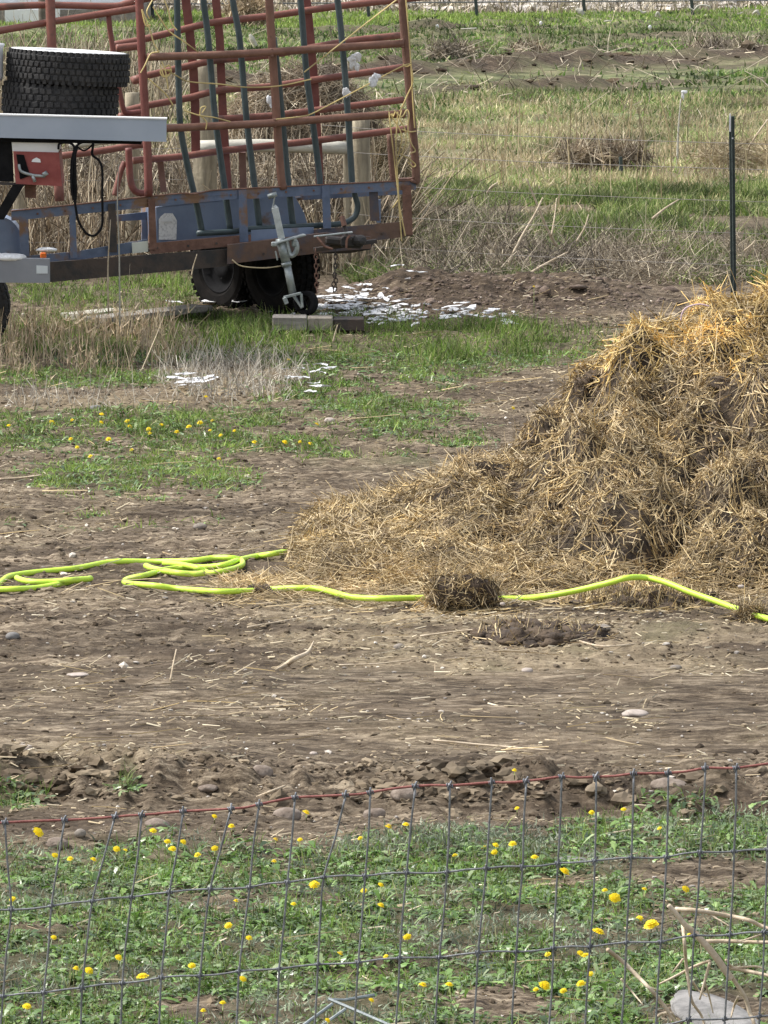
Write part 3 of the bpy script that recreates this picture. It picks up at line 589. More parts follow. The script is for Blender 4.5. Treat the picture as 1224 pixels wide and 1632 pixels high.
# clumps of dung and straw fallen off the heap
def clump(cx, cy, w, h, label, seed, ns=900, group=None, strawy=True, dep=.6, loose=False):
    g = G(cx, cy); Y = g[1]; s = F / Y; W = w / s / 2; Hh = h / s / 2
    t = thing('manure_clump', label, 'manure clump', (g[0], Y, ground(g[0], Y)), group)
    zc = ground(g[0], Y) + Hh * .75
    parts = [lump((g[0], Y + W * dep, zc), (W * .9, W * dep * .8, Hh * 1.1), seed, .35, 4)]
    for i in range(7):
        a = random.uniform(0, 6.28); rr = random.uniform(.45, .85); sc_ = random.uniform(.22, .42)
        parts.append(lump((g[0] + W * rr * math.cos(a), Y + W * dep * (1 + .8 * rr * math.sin(a)), zc - Hh * random.uniform(0, .5)), (W * sc_, W * sc_ * .8, Hh * random.uniform(.5, .9)), seed + i, .4, 3))
    if loose:
        nn = 420; a = rng.uniform(0, 6.28, nn); rr = rng.random(nn) ** .6; X_ = g[0] + W * rr * np.cos(a); Y_ = Y + W * dep * (1 + rr * np.sin(a)); Q_ = np.stack([X_, Y_, ground(X_, Y_) + Hh * 1.3 * (1 - rr ** 1.5) * rng.random(nn)], 1)
        V, Fc = chips(Q_, np.minimum(rng.exponential(.018, nn) + .01, .06), .8, 2, .5); Fc = [tuple(f) for f in Fc.tolist()]
    else: V, Fc = join(*parts)
    V[:, 2] += min(.03, Hh * .4) * fbm(V[:, 0] * 20, V[:, 1] * 20 + V[:, 2] * 20, 3, seed)
    obj('clump_core', (V, Fc), M['dung'], t, smooth=True)
    idx = rng.integers(0, len(V), ns); P = V[idx]; P[:, 2] = np.maximum(P[:, 2], ground(P[:, 0], P[:, 1]) + .005); nr = unit(P - [g[0], Y + W * dep, zc]); D = unit(np.cross(nr, rng.normal(0, 1, (ns, 3))) + nr * .3 + [0, 0, -.1])
    L = rng.uniform(.03, .15, ns); obj('straw', straws(P - D * (L / 2)[:, None], D, L, .0055, rng.normal(0, .25, (ns, 3)), seg=2), M['oldstraw'], t, kind='stuff')
    n3 = 160; a = rng.uniform(0, 6.28, n3); rr = rng.uniform(.7, 1.35, n3); P = np.stack([g[0] + W * rr * np.cos(a), Y + W * dep * (1 + rr * np.sin(a)), np.zeros(n3)], 1); P[:, 2] = ground(P[:, 0], P[:, 1])
    obj('crumbs', chips(P, rng.exponential(.008, n3) + .005, .9, 2, .4), M['dung'], t, kind='stuff')
    n2 = ns // 3; a = rng.uniform(0, 6.28, n2); rr = rng.uniform(.8, 1.25, n2); P = np.stack([g[0] + W * rr * np.cos(a), Y + W * dep * (1 + rr * np.sin(a)), np.zeros(n2)], 1); P[:, 2] = ground(P[:, 0], P[:, 1]) + .01
    b2 = rng.uniform(0, 6.28, n2); D = unit(np.stack([np.cos(b2), np.sin(b2), rng.normal(0, .15, n2)], 1)); obj('straw', straws(P, D, rng.uniform(.02, .1, n2), .006, seg=1), M['oldstraw'], t, kind='stuff')
clump(735, 978, 135, 66, 'dark clump of manure and straw lying over the green hose', 3, 2600)
clump(1200, 990, 48, 28, 'dark manure clump over the hose at the right edge', 5, 600)
clump(1030, 972, 230, 34, 'low brown mat of manure under the raised hose', 6, 2600, dep=.8, loose=True)
clump(860, 1028, 200, 26, 'flat dark soil and manure patch in front of the hose', 2, 420, dep=.8, loose=True)
clump(1110, 930, 120, 30, 'brown manure lump between the hose and the heap', 4, 1100, loose=True)
# ------------------------------------------------------------------ hose
def hosepts(L, dz=.0): 
    out = []
    for p_ in L:
        z = p_[2] if len(p_) > 2 else .018
        g = G(p_[0], p_[1], z + dz); gz = float(ground(g[0], g[1])); g = G(p_[0], p_[1], gz + z + dz); out.append(g)
    return out
hs = 1 / 2.448
c1 = lambda x, y, z=.018: (x * hs, 820 + y * hs, z)
main = [(1400, 1010), (1300, 1000), (1224, 986, .03), (1185, 974, .05), (1140, 958, .09), (1100, 944, .12), (1060, 928, .15), (1030, 921, .17), (1000, 921, .17), (970, 929, .14), (920, 941, .09), (870, 950, .05), (820, 954, .02), (740, 954, .02), (667, 953, .04), (610, 954, .05), (565, 952, .05), (545, 948, .05), (510, 939, .05), (470, 937, .05), (435, 939, .03), (410, 941, .015), (388, 942), c1(850, 300), c1(700, 290), c1(600, 277), c1(510, 270), c1(485, 262), c1(505, 250, .02), c1(570, 236), c1(650, 214), c1(720, 207), c1(780, 206), c1(830, 203), c1(880, 195, .03), c1(930, 178, .04), c1(1000, 163, .02), c1(1060, 154), c1(1120, 144)]
second = [c1(-140, 330), c1(-60, 300), c1(-20, 280), c1(0, 266), c1(30, 244), c1(70, 234), c1(150, 224), c1(300, 209), c1(400, 190), c1(470, 183), c1(600, 184), c1(750, 180), c1(830, 170, .03), c1(900, 169, .03), c1(940, 178, .03), c1(945, 196, .03), c1(915, 210, .03), c1(870, 221, .03), c1(820, 228, .02), c1(800, 222, .02), c1(770, 208, .03), c1(700, 194, .03), c1(640, 190)]
third = [c1(-160, 300), c1(-60, 294), c1(0, 292), c1(70, 290), c1(140, 287), c1(220, 274), c1(290, 260), c1(355, 249)]
fourth = [c1(66, 247), c1(80, 254), c1(120, 262), c1(200, 262), c1(280, 255), c1(350, 251)]
fifth = [c1(570, 200), c1(600, 212), c1(680, 226, .02), c1(750, 232, .02), c1(800, 228, .02)]
t = thing('garden_hose', 'neon yellow green garden hose looped along the dirt and running under clumps', 'garden hose', G(300, 930))
obj('hose_run', tube(hosepts(main), .0162, 10, n=5), M['hose'], t, smooth=True)
obj('hose_run', tube(hosepts(second), .0162, 10, n=5), M['hose'], t, smooth=True)
obj('hose_run', tube(hosepts(third), .0162, 10, n=5), M['hose'], t, smooth=True)
obj('hose_run', tube(hosepts(fourth, .012), .0162, 10, n=5), M['hose'], t, smooth=True)
obj('hose_run', tube(hosepts(fifth, .012), .017, 10, n=5), M['hose'], t, smooth=True)
P0 = hosepts([(435, 939), (400, 941)])
clump(415, 949, 34, 8, 'small brown soil crumb lying across the hose', 1, 60)
# pink twine on the heap
L = [pile_pt(1085, 512), pile_pt(1085, 512), pile_pt(1125, 492)]
y0 = L[0][1]; obj('twine', tube([at(1085, 511, y0), at(1087, 500, y0), at(1093, 491, y0), at(1106, 486, y0), at(1118, 485, y0), at(1130, 488, y0)], .005, 6), M['pink'], label='thin pinkish twine loop on the golden straw', cat='twine', smooth=True)
# ------------------------------------------------------------------ stones
STN = [(1012, 1134, 42, 13, 'palestone', 'long flat pale pink stone on the dirt track'), (957, 1007, 32, 13, 'stone', 'rounded tan stone in front of the raised hose'), (840, 1068, 20, 10, 'palestone', 'small pale stone on the grassy edge of the track'),
       (1077, 1060, 20, 9, 'stone', 'small tan stone behind the long pale stone'), (636, 1025, 18, 12, 'stone', 'small grey stone in sparse weeds left of the dark soil patch'), (20, 1013, 24, 15, 'greystone', 'grey stone at the left edge below the hose'),
       (38, 1199, 30, 12, 'palestone', 'flat pale stone at the left edge of the track'), (232, 1225, 22, 10, 'palestone', 'small pale stone above the bright green tuft'), (417, 1243, 38, 26, 'clay', 'big rounded stone in the row of clods'),
       (152, 649, 20, 14, 'greystone', 'pale grey stone on dry ground above the dandelion strip'), (318, 838, 22, 12, 'stone', 'small stone behind the hose coils'), (907, 1363, 56, 12, 'greystone', 'flat grey slab between weeds behind the fence'),
       (1086, 1352, 18, 10, 'palestone', 'small white stone near the second fence wire'), (91, 1340, 36, 20, 'clay', 'brown stone under the top fence wire at the left'), (128, 1336, 18, 14, 'stone', 'small brown stone beside the brown stone at left'),
       (240, 1533, 19, 13, 'stone', 'round tan pebble in the weeds above the third wire'), (251, 1312, 40, 17, 'clay', 'flat brown stone just below the top fence wire'), (458, 1292, 44, 26, 'clay', 'large brown clod stone below the top wire'),
       (598, 1284, 36, 26, 'clay', 'brown stone between two stays below the top wire'), (645, 1268, 50, 26, 'clay', 'wide brown stone right of the brown stone under the top wire'), (332, 1256, 34, 14, 'clay', 'flat tan stone above the top wire'),
       (1066, 1256, 62, 22, 'clay', 'wide pinkish brown stone behind the top wire at right'), (500, 1205, 14, 7, 'palestone', 'tiny pale stone on the track'), (525, 668, 18, 10, 'palestone', 'pale stone at the right end of the dandelion strip'),
       (1138, 1612, 96, 60, 'greystone', 'large flat grey slab under the dead stalk'), (124, 1080, 34, 7, 'palestone', 'thin pale chip of stone on the dirt'), (1181, 936, 11, 6, 'palestone', 'tiny white pebble on the heap foot'), (801, 964, 9, 6, 'palestone', 'tiny white pebble on the manure clump')]
for i, (x, y, w, h, m, lab) in enumerate(STN):
    zz = .0
    g = G(x, y + h * .3); gz = float(ground(g[0], g[1])); s = F / g[1]
    if y in (936, 964): g = np.array(G(x, y, .1)); gz = .1; 
    if y == 1612: obj('stone', lump((g[0], g[1] + .1, gz + .01), (.12, .5, .035), 4, .3, 4, .2), M[m], label=lab, cat='stone', group='stones on the dirt yard'); continue
    obj('stone', lump((g[0], g[1], gz + h / s * .22), (w / s / 2, w / s / 2.4, h / s * .5), i, .3 if m == 'clay' else .2, 3, rng.uniform(0, .3)), M[m], label=lab, cat='stone', group='stones on the dirt yard', smooth=True)
# curled bark pieces and twigs
def twig(pts, r, lab, m='stick', name='twig', Z=.01, tp=(1, .8, .5)):
    P = []
    for p_ in pts:
        z = p_[2] if len(p_) > 2 else Z
        g = G(p_[0], p_[1], z); g = G(p_[0], p_[1], float(ground(g[0], g[1])) + z); P.append(g)
    return obj(name, tube(P, r, 7, taper=tp), M[m], label=lab, cat='twig', group='twigs lying in the yard', smooth=True)
twig([(440, 1067), (455, 1060), (470, 1050, .04), (490, 1040, .06), (500, 1022, .09)], .014, 'curled pale strip of bark on the dirt', tp=(.3, 1, 1, .7, .2))
twig([(272, 1085), (276, 1060, .07), (281, 1035, .14)], .006, 'short upright dry stick poking from the dirt')
twig([(395, 1000), (440, 992), (492, 982)], .007, 'long straight twig below the hose')
twig([(365, 850), (400, 846), (440, 841)], .006, 'pale straight twig behind the hose coils')
twig([(690, 1180), (780, 1188), (880, 1196)], .006, 'long thin twig across the track on the right')
twig([(670, 1014), (730, 1006), (775, 1002)], .006, 'thin dark stick before the manure clump')
twig([(470, 1122), (420, 1127), (300, 1130)], .006, 'pale stick lying on the track at left')
twig([(0, 764), (30, 762), (66, 757)], .008, 'pale stick at left edge by the yellow green tufts')
twig([(400, 1275), (430, 1262), (455, 1252)], .008, 'thick straw stalk among the clods')
twig([(965, 1330), (1010, 1322), (1050, 1313)], .006, 'pale stalk lying in the weeds near right fence')
twig([(540, 1060), (600, 1058), (655, 1052)], .005, 'thin crooked twig right of the bark strip')
twig([(910, 1018), (960, 1030), (1015, 1026)], .006, 'green tinged stalk by the tan stone')
# ------------------------------------------------------------------ dandelions
def bloom_mesh(seed):
    r = np.random.default_rng(seed); V = []; Fc = []
    for lay, (rad, up, cnt) in enumerate(((.024, .001, 30), (.021, .005, 26), (.016, .009, 20), (.01, .012, 12))):
        for i in range(cnt):
            a = 2 * math.pi * (i + r.random() * .6) / cnt; R = rad * r.uniform(.85, 1.1); w = .0022
            c, s = math.cos(a), math.sin(a); n = len(V)
            for t_, ww in ((.1, .4), (.6, 1), (1, .9)):
                z = up + .002 - .0035 * t_ * t_ + (.004 * t_ if lay > 1 else 0)
                V += [[c * R * t_ - s * w * ww, s * R * t_ + c * w * ww, z], [c * R * t_ + s * w * ww, s * R * t_ - c * w * ww, z]]
            Fc += [(n, n + 1, n + 3, n + 2), (n + 2, n + 3, n + 5, n + 4)]
    return mesh_np('bloom', np.array(V), np.array(Fc))
BL = [bloom_mesh(i) for i in range(3)]
for b_ in BL: b_.materials.append(M['yellow'])
SV, SF = tube([(0, 0, -.0), (0, 0, -.5), (0, 0, -1)], .0022, 5, smooth=False); SM = mesh_np('stem', SV, SF, True); SM.materials.append(M['stem'])
NEAR = [(61,1326),(88,1363),(112,1369),(149,1370),(186,1353),(200,1355),(244,1324),(275,1353),(292,1342),(267,1341),(315,1363),(342,1301),(369,1317),(342,1352),(488,1295),(478,1338),(439,1338),(437,1373),(501,1410),(468,1441),(574,1336),(364,1475),(397,1495),(189,1526),(227,1556),(121,1544),(142,1547),(43,1604),(324,1611),(355,1598),(522,1626),(86,1494),(20,1433),(306,1539),(387,1560),(376,1436),(98,1262),
(619,1318),(647,1314),(580,1420),(607,1410),(607,1443),(725,1363),(772,1351),(817,1345),(790,1347),(788,1358),(542,1520),(615,1524),(649,1493),(674,1570),(716,1569),(592,1594),(820,1228),
(900,1389),(980,1431),(954,1485),(1038,1474),(1019,1464),(1027,1417),(964,1419),(1051,1320),(994,1290),(943,1295),(824,1288),(873,1521),(925,1519),(934,1523),(868,1571),(854,1577),(926,1568),(898,1579),(941,1552),(852,1366),(1099,1490),(1093,1417)]
MID = [(83,673),(115,670),(162,660),(162,673),(203,671),(207,680),(237,684),(238,691),(258,678),(282,689),(301,680),(319,674),(338,671),(335,686),(352,694),(374,687),(406,705),(454,705),(478,704),(495,707),(505,676),(123,713),(144,727),(210,717),(349,731),(328,633),(14,678),(173,700),(113,700),(460,573),(851,457),(818,650)]
BIG = {(61,1326):1.15,(900,1389):1.1,(954,1485):1.25,(1038,1474):1.4,(980,1431):1.15,(227,1556):1.1,(868,1571):1.1,(501,1410):1,(874,687):1}
ORD = ['leftmost','second','third','fourth','fifth','sixth','seventh','eighth','ninth','tenth','eleventh','twelfth','thirteenth','fourteenth','fifteenth','sixteenth','seventeenth','eighteenth','nineteenth','twentieth','twenty first','twenty second','twenty third','twenty fourth','twenty fifth','twenty sixth','twenty seventh','twenty eighth','twenty ninth','thirtieth','thirty first','thirty second','thirty third','thirty fourth','thirty fifth']
w1 = lambda x: np.interp(x, [0, 290, 600, 1224], [1311, 1293, 1262, 1216]); w2 = lambda x: np.interp(x, [0, 600, 1224], [1452, 1395, 1354]); w3 = lambda x: np.interp(x, [0, 600, 1224], [1588, 1530, 1486])
rows = {}
for d in NEAR:
    k = 'above the rusty top fence wire' if d[1] < w1(d[0]) else 'between top and second fence wires' if d[1] < w2(d[0]) else 'between second and third fence wires' if d[1] < w3(d[0]) else 'below the third fence wire'
    rows.setdefault(k, []).append(d)
rows['in the mid yard weed strip'] = [d for d in MID if d[1] > 640]
rows['in the far grass around the heap'] = [d for d in MID if d[1] <= 640]
for k, L in rows.items():
    L.sort()
    for i, (x, y) in enumerate(L):
        near = y > 1200; h = random.uniform(.03, .065) if near else random.uniform(.02, .04)
        if y == 457: h = .3
        g = G(x, y, h); gz = float(ground(g[0], g[1])); g = G(x, y, gz + h)
        pos = ORD[i] + (' dandelion' if i == 0 else ' dandelion from the left')
        th_ = thing('dandelion', f'yellow bloom, {pos} {k}', 'dandelion', (g[0], g[1], gz), 'yellow dandelions ' + k)
        sc = .92 * BIG.get((x, y), random.uniform(.5, .85)) * (1 if near else 1.1)
        b_ = bpy.data.objects.new('bloom', BL[i % 3]); C.objects.link(b_); b_.parent = th_; b_.location = (0, 0, h); b_.scale = (sc, sc * random.uniform(.75, 1), sc * random.uniform(.7, 1.2))
        b_.rotation_euler = (random.uniform(.1, .9), random.uniform(-.5, .5), random.uniform(0, .5))
        s_ = bpy.data.objects.new('stem', SM); C.objects.link(s_); s_.parent = th_; s_.location = (0, 0, h); s_.scale = (1, 1, h)
# ------------------------------------------------------------------ front woven wire fence
R1 = [(8,1311),(103,1307),(183,1302),(226,1299),(292,1293),(368,1289),(413,1282),(470,1271),(551,1267),(590,1263),(662,1253),(717,1252),(784,1247),(839,1245),(895,1238),(950,1238),(1010,1233),(1065,1232),(1124,1224),(1173,1224),(1235,1216)]
R2 = [(18,1450),(82,1444),(147,1436),(210,1430),(270,1422),(335,1417),(398,1414),(458,1406),(516,1398),(582,1396),(648,1391),(712,1390),(775,1384),(833,1381),(889,1376),(948,1372),(1006,1367),(1062,1366),(1116,1358),(1170,1357),(1223,1354)]
R3 = [(5,1588),(70,1582),(131,1574),(195,1567),(257,1558),(319,1555),(381,1548),(445,1544),(507,1537),(571,1534),(637,1527),(700,1526),(762,1518),(823,1517),(882,1511),(940,1509),(998,1502),(1053,1501),(1106,1491),(1163,1490),(1218,1486)]
def ext(R, dx=61, dy=-4.4, n=5): return [(R[0][0] - dx * i, R[0][1] - dy * i) for i in range(n, 0, -1)] + R + [(R[-1][0] + dx * i, R[-1][1] + dy * i) for i in range(1, n + 1)]
R1, R2, R3 = ext(R1), ext(R2), ext(R3)
R4 = [(x - 8, y + 134) for x, y in R3]; R5 = [(x - 5, y + 95) for x, y in R4]
FY = 25.75; fence = thing('wire_fence', 'sagging woven wire fence with rusty red top wire across the foreground', 'fence', (0, FY, 0))
rows_ = [R1, R2, R3, R4, R5]; PT = [[at(x, y, FY + .012 * math.sin(i * 2.3 + j)) for i, (x, y) in enumerate(R)] for j, R in enumerate(rows_)]
for j, R in enumerate(PT):
    Q = []
    for i, p_ in enumerate(R):
        Q.append(p_)
        if i < len(R) - 1: mid = (p_ + R[i + 1]) / 2; mid[2] += random.uniform(-.004, .004); Q.append(mid)
    obj('line_wire', tube(Q, .0046 if j == 0 else .0036, 7, n=3), M['rustwire' if j == 0 else 'wire'], fence, smooth=True, label='rusty red top wire' if j == 0 else None)
coil = [(-.011 + .022 * i / 26, -.0005 + .0056 * math.cos(i * .95), .0056 * math.sin(i * .95)) for i in range(27)]
kv, kf = join(tube(coil, .0021, 5, False), tube([(.003, -.004, .016), (0, -.006, .004), (-.003, -.005, -.006), (0, -.002, -.016)], .0033, 6))
for i in range(len(R1)):
    Q = []
    for j in range(5):
        p_ = PT[j][i].copy(); p_[1] -= .004; Q.append(p_)
        if j < 4: m_ = (p_ + PT[j + 1][i]) / 2; m_[0] += random.uniform(-.004, .004); Q.append(m_)
    sObj = obj('stay_wire', tube(Q, .0037, 7, n=3), M['wire'], fence, smooth=True)
    for j in range(5): obj('knot', (kv * (1.15 if j == 0 else 1) @ euler(random.uniform(-.2, .2), random.uniform(-.3, .3), random.uniform(-.3, .3)) + PT[j][i], kf), M['knot'], sObj, smooth=True)
# grey rods
def rodpt(x, y, z): return G(x, y, z)
t = thing('metal_frame', 'thin grey metal rod frame lying in the weeds at the bottom', 'metal frame', G(550, 1630))
for a, b in (((549, 1594, .1), (596, 1586, .1)), ((524, 1592, .12), (640, 1642, .03)), ((530, 1600, .11), (470, 1644, .03)), ((551, 1608, .1), (500, 1644, .03)), ((524, 1593, .115), (549, 1594, .1))):
    obj('rod', tube([rodpt(*a), rodpt(*b)], .0065, 6, False), M['galv'], t)
# dead stalk
q6 = lambda x, y, dy=0.: at(1020 + x / 6, 1400 + y / 6, 26.35 + dy)
t = thing('dead_stalk', 'dry branching pale dead stalk leaning behind the fence at bottom right', 'dead plant', at(1205, 1760, 26.4))
obj('stem', tube([q6(270, 255), q6(340, 330), q6(420, 430), q6(520, 520), q6(620, 625), q6(720, 745), q6(830, 900), q6(880, 960)], .012, 9, taper=(.7, .8, 1, 1.1, 1)), M['stick'], t, smooth=True)
for L, r in (([(870, 930), (1000, 1130), (1050, 1290), (1090, 1392), (1110, 1700), (1100, 2160)], .008), ([(340, 295), (550, 310), (850, 360), (1040, 400), (1150, 450), (1300, 500), (1500, 520)], .009), ([(630, 603), (850, 600), (1224, 612), (1500, 600)], .008),
             ([(410, 450), (425, 600), (440, 800), (465, 1000), (500, 1180), (600, 1340), (640, 1600)], .007), ([(670, 790), (600, 810), (480, 860), (330, 940), (160, 1020)], .006), ([(670, 800), (620, 980), (570, 1160)], .006), ([(850, 850), (1000, 880), (1224, 930), (1400, 990)], .008),
             ([(650, 340), (760, 400), (860, 460)], .004), ([(940, 1130), (900, 1220), (870, 1330)], .005), ([(410, 770), (350, 850), (300, 910)], .004), ([(1150, 540), (1060, 570), (960, 600)], .004), ([(620, 990), (660, 1120), (700, 1290)], .004), ([(820, 780), (900, 850), (1100, 840), (1200, 870)], .005),
             ([(-310, 680), (-150, 810), (0, 960), (80, 1040), (180, 1150), (300, 1320), (420, 1500), (500, 1900)], .008), ([(80, 1040), (220, 1085)], .004), ([(-180, 960), (-80, 1080), (30, 1210)], .004), ([(500, 980), (560, 1070), (640, 1130)], .004), ([(170, 1320), (220, 1290), (300, 1290), (340, 1340)], .006)):
    obj('branch', tube([q6(x, y, .04 * math.sin(x)) for x, y in L], r, 7, taper=(1, .9, .8, .5)), M['stick'], t, smooth=True)
# ------------------------------------------------------------------ blue trailer
def TY(px): return 55.3 + px / 665 * 1.1
def tp(x, y, d=0.): return at(x, y, TY(x) + d)
def plate(poly, d, th=.012, flat=True): return prism([tp(x, y, d) for x, y in poly], (0, 1, 0), th)
TR = thing('flatbed_trailer', 'rusty blue open frame trailer raised on a jack, loaded with pipe gates', 'trailer', (-.6, 56.6, 0))
obj('top_rail', join(plate([(18, 337), (229, 315), (300, 308), (330, 304), (360, 303), (400, 301), (663, 288), (663, 302), (400, 317), (362, 318), (330, 322), (240, 330), (18, 352)], 0, .01),
                     prism([tp(18, 336.5, 0), tp(663, 287.5, 0), tp(663, 287, .09), tp(18, 336, .09)], (0, 0, 1), .008)), M['blue'], TR)
obj('rail_lip', tube([tp(18, 336, -.005), tp(110, 327, -.005), tp(229, 314, -.005), tp(290, 308, -.01), (tp(310, 309, -.02)), tp(335, 304, -.01), tp(360, 302, -.005), tp(400, 300, -.005), tp(520, 294, -.005), tp(663, 287, -.005)], .006, 6, n=3), M['rust'], TR)
obj('lower_rail', join(plate([(40, 408), (120, 401), (236, 381), (236, 400), (110, 416), (40, 420)], .02, .012)), M['blue'], TR)
obj('lower_rail', plate([(236, 388), (385, 375), (400, 374), (400, 389), (240, 405)], -.01, .012), M['rust'], TR, label='rusted middle section of the lower rail')
obj('lower_rail', plate([(400, 367), (500, 362), (500, 385), (400, 390)], .03, .012), M['fender'], TR)
obj('lower_rail', plate([(500, 366), (655, 352), (657, 376), (560, 388), (500, 394)], .0, .014), M['bluerust'], TR)
obj('main_beam', join(plate([(78, 418), (365, 397), (365, 424), (78, 450)], -.05, .05)), M['darksteel'], TR)
obj('tongue', join(plate([(362, 391), (520, 371), (590, 378), (592, 396), (520, 402), (362, 421)], -.12, .09)), M['bluerust'], TR)
obj('tongue_plate', plate([(498, 398), (596, 386), (590, 398), (555, 404), (500, 404)], -.02, .06), M['darksteel'], TR)
for (x0, x1, y0, y1, m, dd) in ((30, 44, 342, 408, 'blue', 0), (110, 120, 330, 412, 'blue', 0), (172, 184, 325, 402, 'darksteel', -.015), (236, 247, 317, 398, 'rust', -.02), (380, 393, 303, 386, 'blue', -.015), (513, 525, 296, 364, 'blue', -.015), (588, 602, 304, 352, 'bluerust', .03), (641, 655, 296, 374, 'rust', -.012)):
    obj('upright', join(plate([(x0, y0), (x1, y0 - 1), (x1 + 3, y1), (x0 + 2, y1)], dd, .008), prism([tp(x1, y0, dd), tp(x1 + 3, y1, dd), tp(x1 + 3, y1, dd + .06), tp(x1, y0, dd + .06)], (-1, 0, 0), .008)), M[m], TR)
# far side frame
obj('far_rail', join(plate([(185, 343), (240, 337), (236, 350), (185, 353)], .9, .02), plate([(250, 322), (655, 300), (655, 309), (250, 332)], .9, .02)), M['blue'], TR)
obj('far_upright', join(plate([(226, 345), (236, 345), (236, 388), (226, 388)], .9, .02)), M['fender'], TR)
obj('far_upright', plate([(600, 318), (607, 318), (607, 355), (600, 355)], .5, .02), M['fender'], TR)
obj('fender', join(plate([(249, 332), (290, 324), (380, 318), (470, 313), (485, 340), (492, 364), (470, 372), (249, 392)], .36, .015), prism([tp(249, 332, .36), tp(290, 324, .36), tp(380, 318, .36), tp(470, 313, .36)][::1] + [tp(470, 309, .62), tp(249, 328, .62)], (0, 0, 1), .008)), M['fender'], TR)
obj('wheel_shade_cover', join(prism([tp(249, 331, .38), tp(470, 314, .38), tp(488, 312, 1.25), tp(225, 331, 1.25)], (0, 0, -1), .01), prism([tp(249, 331, .38), tp(249, 392, .38), tp(225, 392, 1.25), tp(225, 331, 1.25)], (1, 0, 0), .012)), M['blue'], TR)  # top and side plates added to throw shade on the wheels
obj('wheel_shade_pan', prism([tp(215, 398, .3), tp(500, 384, .3), tp(520, 384, 1.5), tp(190, 398, 1.5)], (0, 0, -1), .02), M['darksteel'], TR)  # pan added under the open frame to keep light off the wheels
a = np.linspace(math.pi * .5, 0, 9)
pts = [(2 + 38 * math.cos(t_), 408 - 62 * math.sin(t_)) for t_ in a]
obj('fender', prism([tp(-60, 346, .1), ] + [tp(x, y, .1) for x, y in pts] + [tp(-60, 408, .1)], (0, 1, 0), .25), M['fender'], TR, label='round rust scarred blue fender')
obj('data_label', join(plate([(253, 350), (256, 345), (262, 340), (275, 340), (279, 346), (282, 352), (281, 382), (253, 382)], .345, .004)), surf('printed_label', (.55, .55, .55), (.74, .74, .73), .7, 60, bump=0, lo=.42, hi=.5), TR, label='pale worn paper label')
obj('label_strip', plate([(257, 347), (274, 347), (274, 353), (257, 353)], .33, .004), M['white'], TR)
obj('reflector', plate([(210, 387), (236, 384), (236, 401), (211, 404)], -.005, .006), surf('pale_tape', (.55, .57, .5), (.62, .64, .57), .5, 4), TR, label='pale reflective patch')
obj('marker_light', box(tp(69, 407, -.12), (.045, .04, .045), bev=.008), M['orange'], TR)
for x in list(range(60, 660, 44)):
    yt = np.interp(x, [18, 229, 360, 400, 663], [345, 323, 311, 309, 295]); obj('bolt', tube([tp(x, yt, -.008), tp(x, yt, .004)], .009, 6, False), M['rust'], TR)
for x, y in ((250, 395), (300, 392), (345, 388), (420, 405), (480, 398), (560, 378), (610, 372), (640, 368)): obj('bolt', tube([tp(x, y, -.13 if 362 < x < 500 else -.02), tp(x, y, .0)], .01, 6, False), M['darksteel'], TR)
# wheels
def wheel_VF(R=.34, w=.2, blocks=True, rows=4, cnt=44, seed=0):
    pr = [(R * .6, -w * .42), (R * .66, -w * .5), (R * .85, -w * .52), (R * .96, -w * .46), (R, -w * .38), (R, w * .38), (R * .96, w * .46), (R * .85, w * .52), (R * .66, w * .5), (R * .6, w * .42), (R * .6, -w * .42)]
    parts = [lathe(pr, 48)]
    r = random.Random(seed)
    if blocks:
        for j in range(rows):
            z = -w * .4 + w * .8 * (j + .5) / rows
            for i in range(cnt):
                a = 2 * math.pi * (i + .5 * (j % 2) + r.uniform(-.12, .12)) / cnt; L = 2 * math.pi * R / cnt * r.uniform(.6, .82)
                Rm = np.array([[-math.sin(a), 0, math.cos(a)], [math.cos(a), 0, math.sin(a)], [0, 1, 0]])
                sk = r.uniform(-.25, .25); c_, s_ = math.cos(sk), math.sin(sk)
                Rm = Rm @ np.array([[c_, -s_, 0], [s_, c_, 0], [0, 0, 1]])
                parts.append(box((math.cos(a) * (R + .003), math.sin(a) * (R + .003), z), (L, w * .8 / rows * .8, .018), Rm, .003))
        for sd in (-1, 1):
            for i in range(cnt):
                a = 2 * math.pi * (i + .25) / cnt; Rm = np.array([[-math.sin(a), 0, math.cos(a)], [math.cos(a), 0, math.sin(a)], [0, 1, 0]])
                parts.append(box((math.cos(a) * R * .975, math.sin(a) * R * .975, sd * w * .44), (2 * math.pi * R / cnt * .6, w * .16, .02), Rm, .003))
    return join(*parts)
def rim_VF(R, w, out=1):
    return lathe([(R * .6, -w * .42), (R * .6, w * .45 * out), (R * .55, w * .43 * out), (R * .5, w * .2 * out), (R * .3, w * .15 * out), (R * .27, w * .28 * out), (R * .12, w * .3 * out), (0.001, w * .3 * out)], 32)
def Rz2(n, roll=0.):
    n = np.array(n, float); n /= np.linalg.norm(n); u = np.cross(n, [0, 0, 1.]); 
    if np.linalg.norm(u) < .1: u = np.array([1., 0, 0])
    u /= np.linalg.norm(u); v = np.cross(n, u); return np.stack([u, v, n], 1)
wn = (-.86, -.5, 0)
for (x, y, Y) in ((362, 424, 57.55), (448, 428, 57.0)):
    c = at(x, y, Y); V, Fc = wheel_VF(.345, .21, rows=3, cnt=36); V = rot(V, Rz2((-.78, -.62, 0))) + c
    w_ = obj('wheel', (V, Fc), M['shaderubber'], TR, smooth=False)
    V, Fc = rim_VF(.345, .2); obj('rim', (rot(V, Rz2((-.78, -.62, 0))) + c, Fc), M['black'], w_, smooth=True)  # rim coloured black to carry the shade under the trailer
